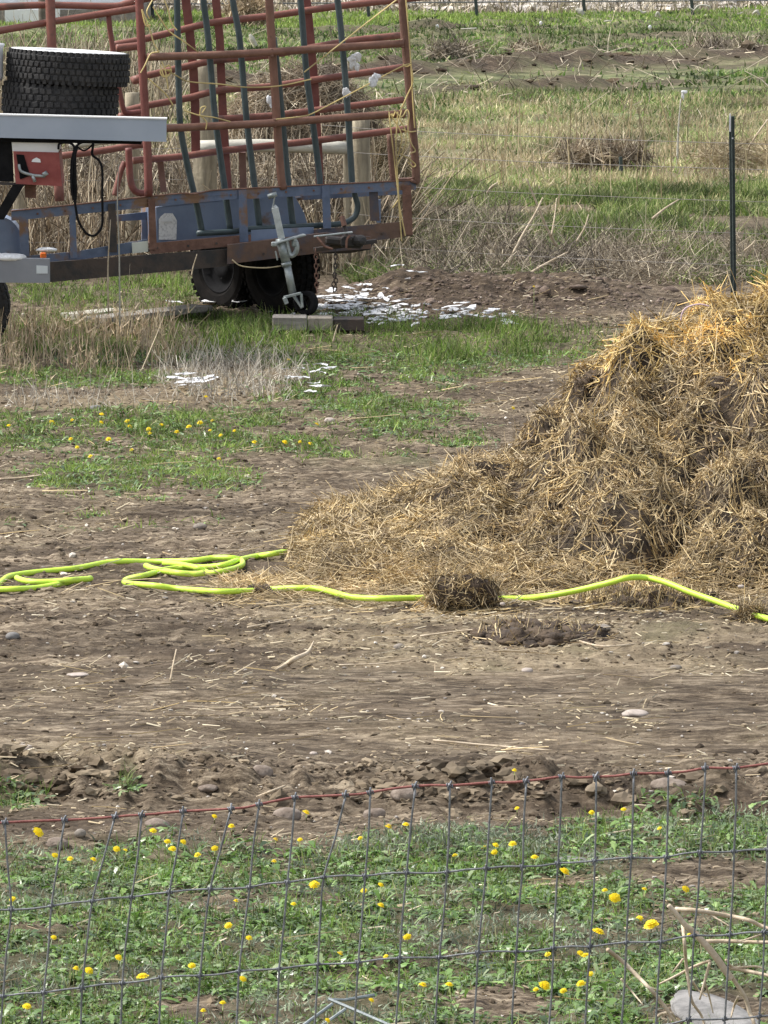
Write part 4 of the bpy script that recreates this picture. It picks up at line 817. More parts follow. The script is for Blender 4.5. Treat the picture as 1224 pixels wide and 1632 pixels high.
# coupler lump + chains
obj('coupler', join(box(at(560, 386, 55.75), (.17, .1, .085), euler(0, .1, .3), .02), box(at(535, 384, 55.8), (.16, .14, .06), euler(0, .1, 0), .015), beam(at(500, 398, 55.8), at(600, 384, 55.9), .05, .03), tube([at(548, 358, 55.8), at(552, 372, 55.78), at(546, 384, 55.78)], .014, 8), lump(at(572, 383, 55.7), (.06, .05, .045), 3, .2, 2)), M['darksteel'], TR)
for VF_ in (tube([at(505, 378, 55.65), at(512, 386, 55.63), at(518, 393, 55.63), at(530, 397, 55.63)], .009, 7), tube([at(552, 395, 55.66), at(553, 382, 55.66), at(558, 375, 55.66)], .009, 7), tube([at(545, 345, 55.8), at(549, 360, 55.78)], .02, 8)): obj('hitch_latch', VF_, M['rust'], TR)
obj('coupler_top', beam(at(500, 377, 55.68), at(562, 370, 55.68), .05, .012), M['galv'], TR)
def chain(P, r=.017):
    P = catmull(P, 10); L = np.concatenate([[0], np.cumsum(np.linalg.norm(np.diff(P, axis=0), axis=1))]); n = int(L[-1] / (r * 2)); parts = []
    for i in range(n):
        s0 = L[-1] * (i + .5) / n; c = np.array([np.interp(s0, L, P[:, k]) for k in range(3)]); c2 = np.array([np.interp(s0 + .01, L, P[:, k]) for k in range(3)]); d = unit(c2 - c)
        u = unit(np.cross(d, [0, 1, .1])); v = np.cross(d, u); w = u if i % 2 else v
        th2 = np.linspace(0, 2 * math.pi, 9)[:-1]; ring = [c + d * math.cos(t_) * r * 1.35 + w * math.sin(t_) * r * .75 for t_ in th2] + [c + d * r * 1.35]
        parts.append(tube(ring, r * .27, 5, False, cap=False))
    return join(*parts)
obj('safety_chain', chain([at(503, 398, 55.75), at(504, 430, 55.75), at(505, 466, 55.75)]), M['rust'], TR, smooth=True)
obj('safety_chain', chain([at(535, 398, 55.75), at(534, 430, 55.75), at(531, 462, 55.75), at(536, 455, 55.73), at(534, 436, 55.73)]), M['darksteel'], TR, smooth=True)
obj('brake_cable', tube([at(370, 414, 55.6), at(385, 424, 55.6), at(420, 427, 55.6), at(448, 424, 55.6)], .005, 6), M['tan'], TR, smooth=True)
# jack
JY = 55.55; jk = obj('jack', join(tube([at(446, 380, JY), at(457, 422, JY)], .034, 14, False), tube([at(457, 420, JY), at(466.5, 468, JY)], .029, 14, False), tube([at(456, 418, JY), at(457.5, 424, JY)], .038, 14, False)), M['galv'], TR, smooth=True)
obj('jack_top', join(beam(at(438, 331, JY), at(449, 381, JY), .04, .05, (1, 0, 0)), tube([at(436, 329, JY), at(441, 334, JY)], .02, 8, False)), M['galvlight'], jk)
obj('jack_handle', join(tube([at(427, 314, JY), at(441, 309, JY)], .019, 10, False), tube([at(438, 311, JY), at(436, 324, JY), at(434, 338, JY)], .007, 6)), M['galv'], jk, smooth=True)
obj('jack_bracket', join(beam(at(436, 388, JY - .04), at(486, 374, JY + .02), .07, .014), tube([at(456, 384, JY), at(462, 406, JY), at(470, 404, JY), at(473, 392, JY), at(467, 378, JY)], .02, 8), box(at(437, 389, JY - .05), (.045, .05, .035), bev=.008), box(at(469, 388, JY), (.04, .05, .05), bev=.01), beam(at(439, 400, JY - .03), at(442, 415, JY - .03), .012, .012)), M['galv'], jk)
obj('jack_foot', join(beam(at(452, 474, JY - .05), at(480, 467, JY - .05), .02, .02), beam(at(480, 468, JY - .05), at(482, 490, JY - .05), .02, .02), beam(at(466, 468, JY), at(482, 491, JY - .02), .03, .02), beam(at(453, 474, JY - .05), at(457, 484, JY - .05), .05, .03)), M['galv'], jk)
V, Fc = wheel_VF(.09, .06, False); c = at(489, 483, JY)
obj('jack_wheel', join((rot(V, Rz2((-.6, -.8, .1))) + c, Fc), box(at(498, 486, JY + .02), (.06, .08, .1), euler(0, .4, 0), .015), box(at(478, 484, JY + .03), (.09, .08, .1), euler(0, -.3, 0), .015)), M['black'], jk)
# blocks and boards on the ground
def gbox(x0, x1, ytop, ybot, Y, dep, m, name, lab, cat, bev=.008):
    a = at(x0, ybot, Y); b = at(x1, ytop, Y); return obj(name, box(((a[0] + b[0]) / 2, Y + dep / 2, (a[2] + b[2]) / 2), (abs(b[0] - a[0]), dep, abs(b[2] - a[2])), bev=bev), M[m], label=lab, cat=cat)
gbox(434, 489, 505, 528, 55.3, .22, 'board', 'wood_block', 'left half of the grey block under the trailer jack', 'block')
gbox(490, 530, 506, 528, 55.32, .22, 'concrete', 'wood_block', 'right half of the tan block under the trailer jack', 'block')
gbox(531, 580, 508, 528, 55.36, .2, 'darksteel', 'dark_board', 'dark board end beside the blocks under the jack', 'board')
obj('wood_board', join(beam(G(150, 510, .07), G(322, 490, .08), .22, .04), beam(G(240, 505, .03), G(322, 497, .03), .12, .05)), M['board'], label='long grey weathered board lying left of the trailer wheels', cat='board')
obj('wood_board', join(beam(G(112, 505, .05), G(190, 497, .05), .2, .05)), M['wood2'], label='short bleached board at the left end of the long grey board', cat='board')
# ------------------------------------------------------------------ gates
def pipe(L, d, r, name, m, par, k=10, sm=True, lab=None): return obj(name, tube([tp(x, y, d) for x, y in L], r, k, smooth=sm), M[m], par, smooth=True, label=lab)
g1 = thing('pipe_gate', 'rusty brown pipe gate standing on the near trailer rail, tied with twine', 'gate', tp(440, 300))
pipe([(640, -120), (641, 0), (652, 140), (663, 272), (660, 292)], -.02, .031, 'post', 'rust', g1)
pipe([(424, -120), (429, 0), (434, 80), (446, 260), (451, 302)], .01, .031, 'post', 'brownpipe', g1)
pipe([(217, -120), (222, 0), (226, 88), (232, 190), (235, 240), (237, 312)], .0, .031, 'post', 'maroon', g1)
pipe([(622, 214), (625, 260), (628, 289)], .03, .028, 'post', 'rust', g1)
pipe([(235, 91), (360, 87), (430, 83), (520, 77), (642, 69)], -.06, .03, 'rail', 'brownpipe', g1)
pipe([(258, 205), (320, 202), (438, 196), (540, 188), (645, 181)], -.06, .03, 'rail', 'brownpipe', g1)
pipe([(217, -60), (430, -72), (640, -90)], -.06, .03, 'rail', 'brownpipe', g1)
obj('foot_bar', beam(tp(628, 289, .04), tp(662, 287, .04), .07, .04), M['rust'], g1)
for (x, y) in ((641, 69), (643, 181), (433, 84), (438, 196)): obj('clamp', box(tp(x, y, -.07), (.03, .03, .07), bev=.008), M['rust'], g1)
g2 = thing('pipe_gate', 'red tube livestock panel behind the teal bars', 'gate', tp(430, 300, .6))
for L in ([(178, 72), (231, 62), (295, 46), (345, 35), (432, 25), (538, 10), (632, 0), (700, -8)], [(210, 128), (233, 121), (301, 105), (346, 96), (429, 88), (552, 66), (640, 56)], [(195, 178), (236, 168), (301, 156), (349, 144), (429, 138), (496, 128), (643, 107)], [(346, 190), (438, 184), (485, 178), (643, 159)], [(212, 256), (293, 249), (341, 242), (438, 231), (496, 225), (658, 204)], [(93, 249), (150, 242), (200, 234), (230, 230)]):
    pipe(L, .55, .027, 'rail', 'redpaint', g2)
def flatbar(L, d, w, name, m, par, th_=.05):
    parts = [prism([tp(x0 - w / 2, y0, d), tp(x0 + w / 2, y0, d), tp(x1 + w / 2, y1, d), tp(x1 - w / 2, y1, d)], (0, 1, 0), th_) for (x0, y0), (x1, y1) in zip(L[:-1], L[1:])]
    return obj(name, join(*parts), M[m], par)
flatbar([(290, -90), (296, 0), (302, 50), (308, 110), (311, 170), (312, 243)], .6, 14, 'upright', 'maroon', g2)
flatbar([(338, -90), (344, 0), (350, 60), (355, 180), (363, 302)], .6, 13, 'upright', 'maroon', g2)
flatbar([(482, -90), (489, 0), (496, 74), (501, 132), (506, 220), (510, 296)], .6, 13, 'upright', 'maroon', g2)
flatbar([(386, 243), (388, 302)], .62, 11, 'upright', 'brownpipe', g2)
flatbar([(255, 256), (261, 306)], .62, 10, 'upright', 'brownpipe', g2)
g3 = thing('pipe_gate', 'red pipe panel with curved corner above the stacked tires', 'gate', tp(130, 310, .3))
pipe([(-60, 14), (0, 11), (73, 8), (176, 10), (200, 6), (222, 0), (300, -14)], .3, .027, 'rail', 'redpaint', g3)
pipe([(-60, 62), (0, 49), (75, 36), (150, 24), (218, 13)], .25, .027, 'rail', 'redpaint', g3)
pipe([(80, -80), (80, 0), (82, 60), (84, 130), (88, 200), (95, 320)], .2, .036, 'upright', 'redpaint', g3)
pipe([(173, 24), (175, 45), (179, 72), (185, 110), (190, 143), (197, 174), (204, 180), (225, 178)], .28, .02, 'corner_bar', 'maroon', g3)
pipe([(186, 77), (205, 75), (222, 73)], .3, .03, 'rail', 'redpaint', g3)
pipe([(190, 186), (210, 185), (232, 180)], .3, .03, 'rail', 'redpaint', g3)
pipe([(205, 236), (206, 262), (208, 288), (214, 303), (224, 308), (237, 307)], .25, .026, 'corner_bar', 'maroon', g3)
pipe([(199, 258), (193, 272), (188, 290), (183, 312)], .3, .022, 'brace', 'redpaint', g3)
pipe([(212, 128), (226, 126)], .3, .032, 'rail', 'redpaint', g3)
g4 = thing('teal_rack', 'dark teal pipe rack leaning inside the trailer rail', 'pipe rack', tp(440, 362, .15))
for L in ([(279, -90), (282, 0), (284, 100), (287, 195), (296, 250), (307, 299), (314, 330), (322, 370)], [(314, -90), (324, 0), (332, 64), (342, 180), (352, 255), (359, 305), (367, 367)], [(360, -90), (371, 0), (382, 64), (393, 191), (406, 298), (414, 363)], [(470, -90), (479, 0), (488, 112), (496, 176), (508, 270), (510, 296)], [(436, 60), (444, 130), (451, 203), (458, 275), (462, 317), (467, 358)], [(527, -90), (538, 0), (546, 74), (553, 162), (560, 270), (561, 296)]):
    pipe(L, .14, .024, 'bar', 'teal', g4)
pipe([(314, 372), (370, 369), (395, 365), (470, 361), (530, 358), (552, 354), (566, 344), (570, 328), (566, 312), (561, 290)], .12, .022, 'bottom_rail', 'teal', g4)
pipe([(250, -70), (400, -80), (560, -92)], .14, .024, 'top_rail', 'teal', g4)
# twine
def twine(L, d, lab, r=.0055):
    parts = [tube([tp(x, y, d - .012 * (i % 2)) for i, (x, y) in enumerate(l)], r, 5, n=4) for l in L]
    obj('twine', join(*parts), M['twine'], label=lab, cat='twine', group='yellow baling twine tied to the gates')
twine([[(632, 0), (580, 40), (541, 71), (485, 115)], [(632, 0), (660, -20)]], -.1, 'yellow twine running diagonally from the top to the upper rail')
twine([[(266, 112), (282, 121), (301, 130), (350, 134), (392, 139), (444, 137), (496, 126)]], -.1, 'long slack yellow twine across the middle of the gate')
twine([[(504, 178), (555, 151), (602, 126), (640, 106), (655, 101)], [(440, 190), (485, 185), (504, 178)]], -.1, 'yellow twine rising to the right post')
twine([[(646, -30), (647, 0), (652, 60), (655, 103), (658, 160), (661, 204)], [(655, 103), (658, 130), (650, 150), (640, 172), (634, 181)], [(642, 102), (648, 106), (656, 102)]], -.07, 'yellow twine running down the right post')
twine([[(620, 178), (622, 200), (629, 260), (635, 317), (640, 384)], [(634, 178), (631, 230), (634, 290), (637, 330), (646, 376)], [(636, 317), (630, 325), (626, 331)], [(640, 176), (637, 190), (645, 205), (647, 225), (641, 245), (634, 262)], [(628, 176), (640, 186), (648, 175), (652, 183), (650, 205), (655, 228), (662, 240), (655, 244)],
       [(637, 245), (650, 252), (662, 262), (658, 266), (650, 258)], [(640, 206), (652, 210), (663, 209)], [(625, 181), (626, 186), (630, 178)], [(622, 182), (640, 215), (634, 250)]], -.12, 'tangled yellow twine hanging from the lower right rail')
twine([[(224, 116), (231, 104), (240, 86), (252, 83)], [(226, 15), (238, 45), (245, 68), (254, 84)], [(243, 0), (234, 18), (238, 30)], [(244, 11), (261, 38), (271, 51), (293, 66), (316, 83)], [(262, 0), (268, 15), (273, 36), (282, 48)], [(226, 15), (232, 40), (240, 40)]], -.1, 'looped yellow twine at the upper left post')
twine([[(236, 125), (250, 137), (265, 151), (276, 168)], [(258, 98), (264, 115), (268, 142)], [(262, 108), (270, 104), (272, 116), (260, 122), (256, 112), (274, 112)], [(255, 103), (262, 122), (270, 120)]], -.1, 'knotted yellow twine on the left of the red panel')
twine([[(293, 176), (318, 184), (340, 187), (367, 194)], [(318, 184), (320, 172), (328, 170), (322, 180)], [(319, 184), (329, 194), (328, 206)]], -.1, 'short yellow twine above the lower gate rail')
# plastic scraps
def shards(cx, cy, w, h, n, smin, smax, z0, fn=None):
    V = []; Fc = []
    for i in range(n):
        x, y = random.gauss(cx, w / 2.6), random.gauss(cy, h / 2.6)
        g = G(x, y, z0); gz = float(ground(g[0], g[1])); k = 15; s = random.uniform(smin, smax); m = len(V); a0 = random.random() * 6
        tz = random.uniform(-.3, .5); el = random.uniform(1.0, 2.6); ph = [random.random() * 6 for _ in range(4)]; r1 = []
        for j in range(k):
            a = a0 + 2 * math.pi * j / k; r_ = s * (.75 + .35 * math.sin(2 * a + ph[0]) + .22 * math.sin(3 * a + ph[1]) + .3 * random.uniform(-1, 1)); r_ = max(r_, .12 * s)
            V.append([g[0] + r_ * math.cos(a) * el, g[1] + r_ * math.sin(a) * 1.3, gz + z0 + r_ * math.sin(a + ph[3]) * tz + random.uniform(0, .014)])
        V.append([g[0], g[1], gz + z0 + random.uniform(0, .02)]); Fc += [(m + j, m + (j + 1) % k, m + k) for j in range(k)]
        for j in range(k): V.append([V[m + j][0], V[m + j][1], V[m + j][2] - .003])
        b = m + k + 1; Fc += [(m + j, b + j, b + (j + 1) % k, m + (j + 1) % k) for j in range(k)] + [tuple(range(b, b + k))[::-1]]
    return np.array(V), Fc
obj('plastic_scraps', shards(556, 490, 120, 22, 120, .01, .045, .025), M['plastic'], label='torn white scraps spread on the ground right of the jack', kind='stuff')
obj('plastic_scraps', shards(625, 503, 90, 18, 60, .008, .035, .03), M['plastic'], label='thinning fringe of white scraps in grass left of the soil', kind='stuff')
for (a_, lab) in (((746, 500, 50, 18, 22, .015, .05, .05), 'white scrap in the small patch on the dark soil'), ((812, 506, 30, 14, 8, .012, .03, .03), 'white fleck right of the small white patch'), ((390, 480, 110, 12, 16, .02, .06, .05), 'white scrap lying between the trailer wheels'), ((305, 606, 36, 9, 18, .012, .04, .06), 'white scrap in the bleached weeds'), ((490, 598, 90, 22, 12, .01, .03, .05), 'white fleck in the grass right of the bleached weeds')):
    for k in range(a_[4]):
        obj('plastic_scrap', shards(*a_[:4], 1, *a_[5:]), M['plastic'], label=lab, cat='plastic scrap', group=lab.replace('scrap', 'scraps').replace('fleck', 'flecks'))
def rag(x, y, s, lab, d=-.1, n=7):
    parts = []
    for i in range(n):
        c = tp(x + random.uniform(-s, s), y + random.uniform(-s, s), d); parts.append(lump(c, (random.uniform(.012, .03), .01, random.uniform(.015, .04)), i, .5, 2))
    obj('plastic_scrap', join(*parts), M['plastic'], label=lab, cat='plastic scrap')
rag(565, 98, 9, 'white plastic rag caught behind the rightmost teal bar', .1, 12)
rag(596, 128, 6, 'white plastic tuft caught on the rising twine')
rag(552, 148, 3, 'small white scrap on the rightmost teal bar', .08, 4)
rag(432, 160, 5, 'white scrap caught in the brush pile behind the brown post', 3., 6)
# ------------------------------------------------------------------ grey flatbed, tool box, tires
BY = 53.0
gb = thing('grey_flatbed', 'grey metal flatbed truck end with red tool box at the left edge', 'flatbed', (-3.2, 54, 0))
def gpl(poly, Y, dep): return prism([at(x, y, Y) for x, y in poly], (0, 1, 0), dep)
obj('bed_rail', gpl([(-260, 177), (265, 190), (265, 226), (-260, 213)], BY, .07), M['grey'], gb)
obj('rail_edge', gpl([(-260, 175.5), (266, 188.5), (266, 190.5), (-260, 177.5)], BY - .01, .1), M['white'], gb)
obj('bed_deck', prism([at(-260, 178, BY + .075), at(150, 187, BY + .075), at(140, 184, BY + 1.6), at(-260, 174, BY + 1.6)], (0, 0, 1), -.03), M['darksteel'], gb)
obj('underframe', gpl([(-260, 214), (225, 225), (225, 230), (-260, 222)], BY + .08, .3), M['black'], gb)
obj('box_panel', gpl([(18, 222), (92, 222), (93, 243), (20, 241)], BY + .1, .4), M['white'], gb)
tb = obj('tool_box', gpl([(21, 241), (94, 243), (99, 297), (25, 293)], BY + .09, .42), M['redbox'], gb)
obj('latch_plate', gpl([(26, 246), (38, 247), (48, 280), (32, 286)], BY + .08, .01), M['black'], tb)
obj('latch_handle', join(tube([at(30, 262, BY + .06), at(34, 273, BY + .05), (at(52, 279, BY + .05)), at(72, 281, BY + .05)], .011, 8), tube([at(70, 274, BY + .04), at(74, 280, BY + .04)], .02, 8, False), tube([at(52, 280, BY + .05), at(56, 290, BY + .05)], .012, 8, False)), M['galv'], tb, smooth=True)
obj('sticker', gpl([(50, 258), (52, 254), (58, 251), (64, 254), (65, 259)], BY + .085, .003), M['white'], tb)
obj('box_bracket', gpl([(39, 294), (57, 295), (57, 316), (40, 315)], BY + .2, .05), M['rust'], gb)
obj('mud_flap', gpl([(-80, 216), (18, 220), (22, 290), (-80, 286)], BY + .12, .03), M['black'], gb)
obj('strut', gpl([(20, 295), (38, 296), (6, 350), (-12, 350)], BY + .05, .05), M['black'], gb)
obj('strut', gpl([(-80, 288), (40, 292), (40, 296), (-80, 292)], BY + .1, .04), M['darksteel'], gb)
bm_ = obj('bumper', gpl([(-260, 408), (79, 413), (79, 451), (-260, 448)], BY, .09), M['grey2'], gb)
obj('reflector', gpl([(58, 423), (76, 424), (76, 436), (58, 436)], BY - .006, .005), surf('pale_reflector', (.5, .54, .56), (.56, .6, .62), .3, 3), bm_)
obj('bumper_mount', gpl([(-80, 286), (-30, 288), (-30, 410), (-80, 410)], BY + .1, .1), M['black'], gb)
V, Fc = wheel_VF(.4, .25, True, 4, 40); c = at(-75, 488, 54.1)
w_ = obj('wheel', (rot(V, Rz2((0, -1, 0))) + c, Fc), M['rubber'], gb); V, Fc = rim_VF(.4, .25); obj('rim', (rot(V, Rz2((0, -1, 0))) + c, Fc), M['grey2'], w_, smooth=True)
obj('plastic_scrap', join(lump(at(14, 410, BY + .03), (.13, .05, .03), 2, .3, 3), lump(at(-30, 407, BY + .03), (.16, .05, .03), 3, .3, 3)), M['plastic'], label='white lump lying on the grey bumper', cat='plastic scrap', smooth=True)
obj('plastic_scrap', lump(at(74, 398, 55.35), (.08, .05, .02), 5, .3, 3), M['plastic'], label='white lump on the lower blue rail', cat='plastic scrap', smooth=True)
obj('cable', join(tube([at(x, y, BY + .02 + .01 * (i % 3)) for i, (x, y) in enumerate([(93, 238), (95, 229), (108, 227), (117, 232), (118, 240), (114, 262), (114, 300), (118, 318), (121, 312), (120, 262), (121, 235), (134, 226), (148, 228), (147, 246), (158, 256), (163, 272), (163, 312), (163, 356), (156, 371), (147, 376), (136, 370), (125, 352), (120, 327), (117, 298), (116, 262), (123, 235)])], .009, 7),
                      tube([at(x, y, BY + .05) for x, y in [(123, 234), (135, 240), (148, 228), (130, 226), (104, 228)]], .007, 6), tube([at(x, y, BY + .04) for x, y in [(118, 262), (118, 300), (119, 322)]], .013, 7)), M['black'], label='black electric cable looped under the grey bed rail', cat='cable', smooth=True)
def tire(x, y, Y, R, w, roll, tiltx, rows, cnt, lab, rim=None, seed=1):
    c = at(x, y, Y); t = thing('tire', lab, 'tire', tuple(c)); Rm = euler(tiltx, roll, 0)
    V, Fc = wheel_VF(R, w, True, rows, cnt, seed); obj('tread_casing', (rot(V, Rm) + c, Fc), M['rubber'], t)
    if rim:
        V, Fc = lathe([(R * .6, -w * .4), (R * .6, w * .52), (R * .72, w * .545), (R * .95, w * .53), (R * .96, w * .49), (R * .7, w * .5), (R * .55, w * .45), (R * .5, w * .2), (.001, w * .2)], 40)
        obj('rim', (rot(V, Rm) + c, Fc), M['white'], t, smooth=True)
    return t
tire(96, 158.5, 53.62, .405, .235, .03, -.02, 4, 46, 'lower worn black tire resting on the grey bed', seed=2)
tire(108.5, 107, 53.62, .43, .225, .055, -.03, 4, 58, 'upper knobbly tire with white rim on top of the stack', rim=True)
obj('white_drum', join(tuple(lathe([(.001, -.13), (.2, -.13), (.21, -.1), (.21, .1), (.22, .12), (.22, .13), (.001, .13)], 28)) and (rot(lathe([(.001, -.13), (.2, -.13), (.21, -.1), (.21, .1), (.22, .12), (.22, .13), (.001, .13)], 28)[0], euler(0, 0, 0)) + at(-42, 99, 53.5), lathe([(.001, -.13), (.2, -.13), (.21, -.1), (.21, .1), (.22, .12), (.22, .13), (.001, .13)], 28)[1])), M['white'], label='white rounded container left of the tire stack', cat='container', smooth=True)
# ------------------------------------------------------------------ back fence, posts, brush
bf = thing('field_fence', 'wire field fence with wooden and steel posts behind the trailer', 'fence', (0, 61, 0))
def wpost(x0, x1, yt, yb, Y, m='wood'):
    a = at((x0 + x1) / 2, yt, Y); b = at((x0 + x1) / 2, yb, Y); r = (x1 - x0) / 2 * Y / F; 
    V, Fc = tube([b - [0, 0, .3], (a + b) / 2 + [.006, 0, 0], a], r, 12, n=6, taper=(1.05, 1, .95)); V[:, 0] += .012 * fbm(V[:, 2] * 6, V[:, 0] * 9, 2, 2)
    return obj('wooden_post', (V, Fc), M[m], bf, smooth=True)
wpost(306, 344, 95, 400, 60.9); wpost(560, 590, 190, 410, 60.9); wpost(546, 558, 205, 410, 60.8); wpost(199, 222, 148, 400, 61.2); wpost(20, 44, 120, 400, 61.2)
obj('brace_pole', tube([at(318, 234, 60.6), at(420, 232, 60.6), at(552, 236, 60.7)], .052, 12), M['wood2'], bf, smooth=True)
obj('brace_pole', tube([at(110, 232, 60.9), at(190, 222, 60.9)], .03, 10), M['wood2'], bf, smooth=True)
for z, r in ((.25, .003), (.5, .003), (.75, .003), (1.0, .0035), (1.2, .0035)):
    obj('fence_wire', tube([(-9, 60.9, z), (-4, 60.85, z - .02), (-1, 60.9, z), (0, 60.6, z - .03), (1.2, 59.6, z - .02), (2.73, 58.55, z), (4.5, 58.4, z - .03), (9, 58.3, z)], r * .75, 5, n=8), M['dullwire'], bf)
# steel post at right
a = at(1166, 185, 58.5); b = at(1170, 470, 58.5)
def tpost(a, b, par, w=.045, name='steel_post'):
    a = np.array(a); b = np.array(b); d = b - a
    parts = [beam(b, a, .008, w, (1, 0, 0)), beam(b + [0, -.018, 0], a + [0, -.018, 0], w * .8, .008, (1, 0, 0))]
    for i in range(14):
        c = a + d * (.03 + i * .06); parts.append(box(c + [0, .006, 0], (w * .5, .02, .012), bev=.002))
    return obj(name, join(*parts), M['tpost'], par)
tpost(a, b - np.array([0, 0, .3]), bf); tpc = tp
obj('post_tip_strip', join(box(a + [-.012, -.02, -.05], (.01, .02, .14)), box(a + [.006, -.03, -.17], (.012, .012, .012))), M['white'], bf, label='white strip on the steel post tip')  # narrow white strip and fleck near the post's top
# tall single stems
def stick(L, Y0, Y1, r, lab, m='stick', cat='stick'):
    n = len(L); obj('dead_stick', tube([at(x, y, Y0 + (Y1 - Y0) * i / (n - 1)) for i, (x, y) in enumerate(L)], r, 7, taper=(1, .8, .5)), M[m], label=lab, cat=cat, group='dead sticks by the back fence', smooth=True)
stick([(887, 392), (870, 360), (856, 325), (839, 285)], 61, 60.8, .013, 'pale stick crossing another, leaning left in the bank weeds')
stick([(806, 428), (830, 380), (852, 342), (865, 315)], 60.4, 60.6, .012, 'pale stick leaning right across its crossed neighbour')
stick([(818, 453), (850, 432), (880, 415), (905, 402)], 59.3, 59.8, .012, 'long low stick on the soil ridge edge')
stick([(797, 420), (785, 396), (772, 375)], 60.3, 60.2, .009, 'short stick left of the crossed sticks')
stick([(776, 308), (783, 298), (793, 291)], 64, 64, .011, 'short bright bent stick in the green bank')
stick([(919, 385), (932, 362), (938, 342)], 60.6, 60.7, .009, 'thin stick right of the crossed sticks')
stick([(879, 375), (884, 345), (887, 316)], 60.6, 60.8, .008, 'upright thin stem right of the crossed sticks')
stick([(1040, 348), (1060, 332), (1082, 318)], 62.2, 62.6, .011, 'pale stick lying on the bank left of the steel post')
stick([(1186, 400), (1200, 388), (1203, 383)], 60, 60, .008, 'short pale stick right of the steel post')
stick([(1172, 262), (1190, 240), (1206, 215), (1224, 190)], 80, 80, .016, 'curved dark stem at the right edge of the field')
stick([(191, 520), (190, 400), (187, 330), (189, 262)], 54.3, 54.3, .006, 'tall thin pale stem rising before the blue trailer', 'wood2')
stick([(173, 500), (172, 430), (176, 350)], 54.3, 54.3, .007, 'tall brown stem left of the tall pale stem')
stick([(305, 440), (308, 425), (314, 405)], 55.3, 55.3, .006, 'small pale stem before the dark trailer beam')
stick([(531, 545), (534, 532), (538, 518)], 54.3, 54.3, .007, 'short slanted straw stalk in the grass below the block')
t = thing('flag_stake', 'pale thin stake with a white scrap on top in the field', 'stake', at(1080, 268, 82))
obj('stake', tube([at(1079, 275, 82), at(1081, 210, 82), at(1085, 158, 82)], .013, 7, taper=(1, .8, .5)), M['wood2'], t, smooth=True)
obj('flag', join(lump(at(1091, 147, 82), (.035, .012, .022), 2, .8, 3), lump(at(1088, 153, 82), (.018, .012, .04), 5, .8, 3)), M['plastic'], t)
obj('stake', tube([at(990, 272, 80), at(989, 250, 80)], .02, 6, False), M['tpost'], label='short dark stake in the dry grass', cat='stake')
P, p, q = scatter(260, -1, 6, 72, 92, lambda p, q, X, Y: .7 * (p > 760)); n = len(P)
obj('dry_stalks', straws(P, updirs(n, .12), rng.uniform(.4, .9, n), .014, rng.normal(0, .1, (n, 3)), seg=3, taper=.4), M['tan'], label='tall pale stalks standing in the dry grass left of the steel post', kind='stuff')
# brush piles
def brush(cx, cyb, w, h, Y, n, m, lab, lr=(.2, .7), r=.008, group=None):
    c = at(cx, cyb, Y); s = F / Y; W = w / s / 2; Hh = h / s
    u = rng.normal(0, 1, (n, 3)); u = unit(u) * (rng.random((n, 1)) ** .4); u[:, 2] = np.abs(u[:, 2])
    P = c + u * [W, W * .7, Hh * .93]; D = unit(np.cross(u, rng.normal(0, 1, (n, 3))) + rng.normal(0, .3, (n, 3))); L = rng.uniform(*lr, n)
    return obj('brush_pile', straws(P - D * (L / 2)[:, None], D, L, rng.uniform(.5, 1.2, n) * r, rng.normal(0, .3, (n, 3)), seg=3, taper=.4), M[m], label=lab, cat='brush pile', group=group)
brush(480, 290, 300, 200, 66, 14000, 'brownstem', 'big rounded brown tumbleweed heap behind the gates', (.1, .45), .009)
brush(620, 330, 90, 120, 64, 2600, 'tan', 'pale brush heap at the right end of the trailer', (.1, .4), .008)
P, p, q = scatter(1500, -6, -2.9, 100, 118, None); n = len(P)
obj('shrub_thicket', catnp(straws(P, updirs(n, .22), rng.uniform(.3, 1.1, n), rng.uniform(.01, .03, n), rng.normal(0, .25, (n, 3)), seg=3, taper=.3), straws(P + [0, 0, .4], updirs(n, 1.), rng.uniform(.1, .5, n), rng.uniform(.008, .015, n), rng.normal(0, .3, (n, 3)), seg=2, taper=.3)), M['brownstem'], label='thin bare brown shrubs beyond the stacked tires', kind='stuff')
brush(960, 250, 170, 15, 81, 1000, 'brownstem', 'low brown heap of dead brush in the dry grass', (.1, .5), .012)
brush(395, 25, 70, 25, 180, 1200, 'redweed', 'small reddish brush heap far across the field', (.2, .8), .03)
brush(840, 84, 70, 9, 145, 400, 'brownstem', 'clump of dead roots on the ploughed ridge', (.2, .6), .02)
brush(1150, 84, 140, 13, 150, 600, 'greystem', 'pale dead brush on the ploughed ridge at right', (.2, .8), .02)
brush(720, 85, 80, 9, 142, 350, 'greystem', 'pale dead weeds left of the dead roots', (.2, .7), .02)
brush(1175, 262, 160, 34, 80, 420, 'tan', 'dry upright weeds right of the steel post', (.2, .6), .01)
brush(150, 398, 620, 175, 63.6, 15000, 'tangle', 'wide grey brown brush tangle behind the left half of the trailer', (.1, .5), .009)
brush(470, 398, 340, 150, 62.6, 9000, 'tangle', 'grey brown brush tangle behind the right half of the trailer', (.1, .5), .009)
P, p, q = scatter(5000, -10, 14, 108, 190, lambda p, q, X, Y: soil_row(X, Y) ** 2); P[:, 2] += .02
obj('field_clods', chips(P, rng.exponential(.03, len(P)) + .03, .7, 1, .4), M['darkclod'], label='dark clods along the ploughed field ridges', kind='stuff')
